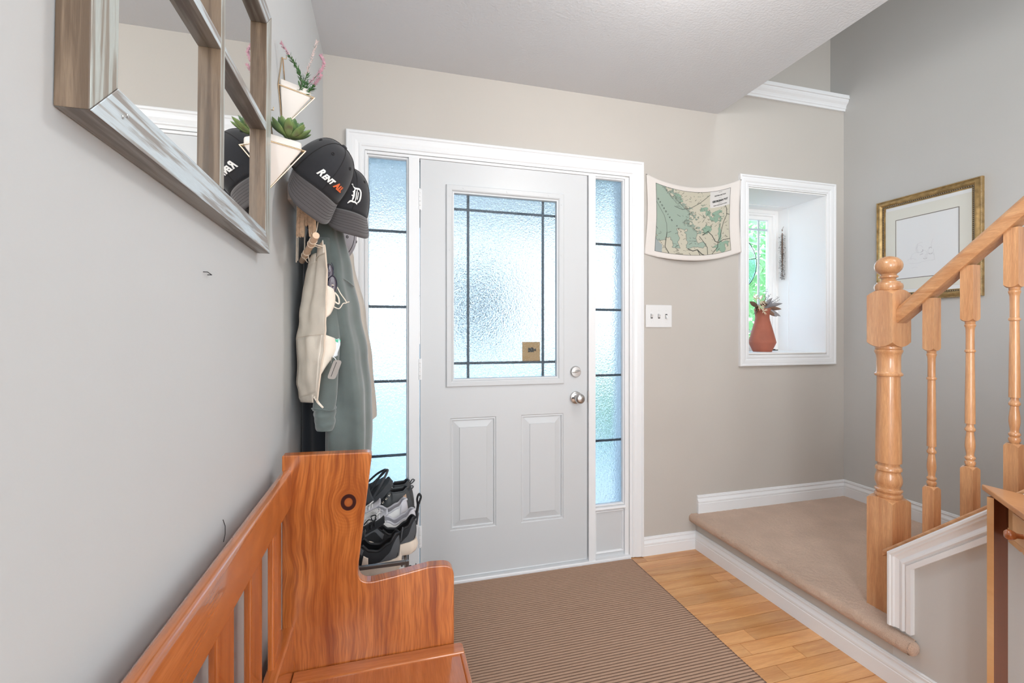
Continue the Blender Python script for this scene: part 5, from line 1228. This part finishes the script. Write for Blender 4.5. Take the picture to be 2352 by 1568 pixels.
def lerp(P, t):
    for (a, va), (b_, vb) in zip(P, P[1:]):
        if t <= b_: f = (t - a) / (b_ - a); f = f * f * (3 - 2 * f); return va + (vb - va) * f
    return P[-1][1]
def shoe(name, label, heel, z, yaw, upper, sole, lining, kind, grp, tilt=0, roll=0, left=False):
    """toe towards local -x, heel at x=0; length .285"""
    o = thing(name, label, 'shoe', (*heel, z), grp); o.rotation_euler = (radians(roll), radians(tilt), radians(yaw)); o.scale = {'runner': (1.06, 1.10, 1.20), 'court': (1.04, 1.08, 1.14), 'boot': (1.04, 1.05, .86)}[kind]
    L = .285
    W = [(0, .012), (.02, .026), (.08, .034), (.25, .035), (.45, .033), (.70, .047), (.85, .043), (.95, .027), (1, .008)]
    hs = {'runner': .030, 'court': .024, 'boot': .026}[kind]
    if kind == 'boot': RIM = [(0, .178), (.03, .180), (.12, .168), (.28, .166), (.36, .172), (.46, .105), (.50, .098), (.7, .075), (.9, .058), (1, .035)]; o0, o1 = .30, .33
    elif kind == 'court': RIM = [(0, .098), (.03, .100), (.12, .080), (.25, .066), (.34, .080), (.42, .094), (.55, .082), (.75, .062), (.9, .052), (1, .032)]; o0, o1 = .36, .44
    else: RIM = [(0, .104), (.03, .108), (.10, .086), (.22, .067), (.30, .070), (.40, .088), (.47, .098), (.60, .082), (.78, .064), (.92, .052), (1, .034)]; o0, o1 = .38, .46
    lean = -.022 if kind == 'boot' else .006
    def U(s, t, side, off=0):
        """s heel->toe, t 0 sole .. 1 rim / top, side +-1"""
        w = lerp(W, s) * .96; h = lerp(RIM, s)
        op = 1 - min(1, max(0, (s - o0) / (o1 - o0)))            # 1 where the shoe is open
        if op > 0: wr = w * (.78 if kind != 'boot' else .86) * min(1, .45 + s * 8)
        tt = t
        if op >= 1: y = w + (wr - w) * tt ** 2; zz = hs - .004 + (h - hs) * tt
        else:
            a = tt * pi / 2; y0 = w * cos(a) ** .7; z0 = hs - .004 + (h - hs) * sin(a) ** .9
            if op > 0:
                y1 = w + (wr - w) * tt ** 2; z1 = hs - .004 + (h - hs) * tt; y0 = y0 + (y1 - y0) * op; z0 = z0 + (z1 - z0) * op
            y, zz = y0, z0
        bul = sin(pi * min(1, tt)) * .003
        back = (lean if s < .25 else 0) * tt * (1 - s / .25) if s < .25 else 0
        x = -L * s * 1.0 + back - (.006 * sin(pi * tt) * -1 if s < .06 else 0) * (1 - s / .06 if s < .06 else 0)
        return Vector((x, side * (y + bul + off), zz))
    ub = B(); NS, NT_ = 60, 14
    for side in (-1, 1): ub.grid(lambda u, v: U(u if side > 0 else 1 - u, v, side), NS, NT_)
    ub.add([], [])
    up_ = make('upper', ub, upper, o, world=False, smooth=60, solid=.003, recalc=False)
    # insole / dark inside
    make('lining', B().grid(lambda u, v: Vector((-L * (.02 + u * .5), (v - .5) * 2 * lerp(W, .02 + u * .5) * .86, hs + .006)), 20, 6), lining, o, world=False, smooth=180)
    cl_ = B(); 
    rimp = [U(s / 40 * o0, 1, 1, -.0015) for s in range(41)]; riml = [U(s / 40 * o0, 1, -1, -.0015) for s in range(41)]
    cl_.tube(riml[::-1] + rimp, .0042 if kind != 'boot' else .0035, 8); make('collar', cl_, lining if kind != 'boot' else upper, o, world=False, smooth=60)
    inn = B()
    for side in (-1, 1): inn.grid(lambda u, v: U(.01 + u * .40, v * .97, side, -.0055), 24, 8)
    make('inner_lining', inn, lining, o, world=False, smooth=180, recalc=False)
    # sole
    SW = [(0, .018), (.02, .030), (.08, .039), (.25, .040), (.45, .038), (.70, .050), (.85, .046), (.95, .031), (1, .010)]
    sb2 = B(); n = 60; ring = []
    flare = .012 if kind == 'runner' else .002
    for k in range(n + 1): ring.append((k / n, 1))
    def SO(s, side, lvl):
        zt = hs + (.012 * (1 - min(1, s / .35)) if kind == 'runner' else 0); zb = .010 * max(0, 1 - s / .10) ** 2 * (1 if kind == 'runner' else .2) + .018 * max(0, (s - .72) / .28) ** 2
        z_ = zb + (zt - zb) * lvl; w = lerp(SW, s) * (1 - .12 * (lvl == 0)) * (1.0 if lvl < .9 else .97)
        return Vector((flare * (1 - s * 6 if s < .166 else 0) * (1 - abs(lvl - .45)) - L * 1.01 * s + .003, side * w, z_))
    lv_ = (0, .15, .5, .85, 1)
    vs = []; N2 = 2 * (n + 1)
    for l_ in lv_:
        for k in range(n + 1): vs.append(SO(k / n, 1, l_))
        for k in range(n, -1, -1): vs.append(SO(k / n, -1, l_))
    fs = [(a * N2 + i, a * N2 + (i + 1) % N2, (a + 1) * N2 + (i + 1) % N2, (a + 1) * N2 + i) for a in range(len(lv_) - 1) for i in range(N2)]
    for a in (0, len(lv_) - 1):
        for k in range(n): fs.append((a * N2 + k, a * N2 + k + 1, a * N2 + N2 - 2 - k, a * N2 + N2 - 1 - k))
    sb2.add(vs, fs); make('sole', sb2, sole, o, world=False, smooth=45)
    # tongue and laces
    zt = lerp(RIM, o1) ; s0 = o1 - .06
    if kind == 'boot': tg_ = [(-L * .30, .150), (-L * .37, .135), (-L * .45, .112), (-L * .52, .098)]
    else: tg_ = [(-L * (o1 - .10), zt + .020), (-L * (o1 - .05), zt + .010), (-L * (o1 + .04), zt - .001), (-L * (o1 + .14), zt - .012)]
    tgp = path_pts([(x, 0, z_) for x, z_ in tg_], 10)
    make('tongue', B().grid(lambda u, v: tgp[int(round(v * 10))] + Vector((0, (u - .5) * .052, -.010 * abs(2 * u - 1) ** 2)), 10, 10), lining if kind == 'court' else upper, o, world=False, smooth=180, solid=.005)
    lc = B(); ey_ = B()
    lac = [(-L * (.34 + .045 * i), .158 - .016 * i + (.004 if i > 2 else 0)) for i in range(6)] if kind == 'boot' else [(-L * (o1 + .005 + .045 * i), lerp(RIM, o1 + .005 + .045 * i) + .002) for i in range(5)]
    for i, (x, z_) in enumerate(lac):
        w = .020 + .002 * i; nx = lac[min(i + 1, len(lac) - 1)]
        lc.tube(path_pts([(x, -w, z_ - .006), (x, -w * .5, z_ + .003), (x, w * .5, z_ + .003), (x, w, z_ - .006)], 8), .0021, 6)
        if i < len(lac) - 1:
            lc.tube(path_pts([(x, -w, z_ - .006), ((x + nx[0]) / 2, 0, (z_ + nx[1]) / 2 + .005), (nx[0], w, nx[1] - .006)], 8), .0021, 6); lc.tube(path_pts([(x, w, z_ - .006), ((x + nx[0]) / 2, 0, (z_ + nx[1]) / 2 + .006), (nx[0], -w, nx[1] - .006)], 8), .0021, 6)
        for sd in (-1, 1):
            c = Vector((x, sd * (w + .003), z_ - .0065)); ey_.tube([c + Vector((.0038 * cos(a), .001 * sd, .0038 * sin(a))) for a in [2 * pi * k / 10 for k in range(10)]], .0011, 5, closed=True)
    x, z_ = lac[0]
    for sd in (-1, 1): lc.tube(path_pts([(x, 0, z_ + .005), (x + .004, sd * .016, z_ + .016), (x - .012, sd * .028, z_ + .010), (x - .008, sd * .008, z_ + .004)], 14), .0019, 6); lc.tube(path_pts([(x, 0, z_ + .004), (x - .02, sd * .018, z_ + .004), (x - .035, sd * .026, z_ - .012)], 8), .0018, 6)
    make('lace', lc, M['shoe_white'] if kind == 'court' else upper, o, world=False, smooth=60)
    if kind == 'boot': make('eyelets', ey_, M['eyelet'], o, world=False, smooth=60)['kind'] = 'stuff'
    # patches
    def patch(nm, quad, side, mat, off=.0012, nu=8, nv=8):
        (a, b_, c, d_) = quad
        def fn(u, v):
            p = [(a[i] * (1 - u) + b_[i] * u) * (1 - v) + (d_[i] * (1 - u) + c[i] * u) * v for i in (0, 1)]
            return U(p[0], p[1], side, off)
        return make(nm, B().grid(fn, nu, nv), mat, o, world=False, smooth=180, solid=.001)
    if kind == 'runner':
        for side in (-1, 1):
            patch('heel_counter', ((.0, .02), (.26, .02), (.10, .55), (.0, .99)), side, M['shoe_grey'], .0010, 10, 10)
            patch('eyestay', ((.36, .86), (.62, .98), (.62, .62), (.38, .55)), side, M['shoe_grey'], .0010, 10, 6)
            patch('side_stripe', ((.31, .03), (.385, .03), (.36, .62), (.31, .62)), side, M['sole_cream'], .0022)
            patch('side_stripe', ((.385, .03), (.47, .03), (.60, .30), (.55, .38)), side, M['sole_cream'], .0022)
        pt = U(0, 1, 1); make('heel_tab', B().grid(lambda u, v: Vector((pt.x + .003 + .006 * v, (u - .5) * .018, pt.z - .020 + .034 * v)), 4, 6), M['shoe_grey'], o, world=False, smooth=180, solid=.004)
    if kind == 'court':
        for side in (-1, 1): patch('eyestay', ((.40, .90), (.62, .985), (.62, .70), (.42, .60)), side, upper, .0020, 10, 6); patch('heel_patch', ((.0, .50), (.10, .50), (.08, .98), (.0, .99)), side, lining, .0016)
    if kind == 'boot':
        for side in (-1, 1):
            patch('leather_tag', ((.055, .74), (.115, .74), (.115, .86), (.055, .86)), side, M['leather_tag'], .0016, 4, 4); patch('heel_counter', ((0, .02), (.22, .02), (.14, .30), (0, .36)), side, upper, .0014, 8, 6)
        pt = U(0, 1, 1); make('pull_loop', B().tube(path_pts([(pt.x - .002, 0, pt.z - .025), (pt.x + .012, 0, pt.z + .004), (pt.x + .022, 0, pt.z + .0), (pt.x + .014, 0, pt.z - .012), (pt.x + .002, 0, pt.z - .022)], 14), .003, 6), upper, o, world=False, smooth=60)
    return o
shoe('sneaker', 'black mesh sneaker with cream sole, nearest the bench on the shoe rack', (.036, 1.64), SHZ, -4, M['shoe_black'], M['sole_cream'], M['dark'], 'runner', 'shoes on the rack', tilt=0)
shoe('sneaker', 'second black sneaker with cream sole, between its mate and the white sneakers', (.098, 1.765), SHZ, 3, M['shoe_black'], M['sole_cream'], M['dark'], 'runner', 'shoes on the rack', tilt=0)
shoe('sneaker', 'white lace-up sneaker on the rack just behind the black sneakers', (.108, 1.880), SHZ, 2, M['shoe_white'], M['shoe_white'], M['shoe_lining'], 'court', 'shoes on the rack', tilt=-3)
shoe('sneaker', 'white lace-up sneaker leaning against the dark ankle boot', (.080, 1.965), SHZ + .014, 2, M['shoe_white'], M['shoe_white'], M['shoe_lining'], 'court', 'shoes on the rack', tilt=-3)
shoe('ankle_boot', 'dark grey lace-up ankle boot with a tan leather tag, on the rack', (.112, 2.035), SHZ, 0, M['boot'], M['boot'], M['dark'], 'boot', 'shoes on the rack', tilt=0)
shoe('ankle_boot', 'second dark ankle boot against the wall, only its heel loop showing', (.122, 2.125), SHZ - .0, 0, M['boot'], M['boot'], M['dark'], 'boot', 'shoes on the rack', tilt=0)
shoe('sneaker', 'dark sneaker on the lower shelf of the shoe rack', (.098, 1.90), .133, 0, M['shoe_black'], M['shoe_black'], M['dark'], 'runner', 'shoes on the rack')
# sandal lying tilted on top of the boots
def sandal(label, loc, rot):
    o = thing('sandal', label, 'sandal', loc, 'sandals on the boots'); o.rotation_euler = [radians(a) for a in rot]
    SW = [(0, .012), (.04, .026), (.2, .034), (.45, .033), (.72, .046), (.9, .038), (1, .010)]; L = .27; pl = [(-L * s / 30 + L / 2, lerp(SW, s / 30)) for s in range(31)]; pl = pl + [(x, -y) for x, y in pl[::-1]]
    make('footbed', B().prism(pl, lambda a, b_, h: (a, b_, h + .02 * (a / (L / 2)) ** 2), -.006, .020), M['sandal'], o, world=False, smooth=40)
    for x0, hgt in ((-.055, .052), (.01, .058)):
        make('strap', B().grid(lambda u, v: Vector((x0 + .034 * v + .01 * sin(pi * u), .046 * cos(pi * u), .012 + hgt * sin(pi * u) ** .8)), 16, 4), M['sandal'], o, world=False, smooth=180, solid=.003)
    make('heel_strap', B().tube(path_pts([(.03, .034, .02), (.10, .036, .055), (.150, 0, .075), (.10, -.036, .055), (.03, -.034, .02)], 20), .005, 6), M['sandal'], o, world=False, smooth=60)
    return o
sandal('dark foam sandal lying sole outward on the ankle boot', (-.078, 2.005, .497), (14, -34, -4))
sandal('second dark sandal behind it, strap loop standing up by the glass', (-.125, 2.09, .505), (8, -16, -6))

tag(make('webbing_strap', B().tube(path_pts([(.118, 1.985, .43), (.128, 1.99, .475), (.126, 1.99, .505), (.134, 1.992, .525), (.142, 1.992, .512), (.136, 1.99, .492), (.130, 1.99, .47), (.124, 1.985, .425)], 30), .0045, 6), M['dark'], smooth=60, loc=(.13, 1.99, .43)), 'black looped webbing strap standing up behind the white sneakers', 'strap')
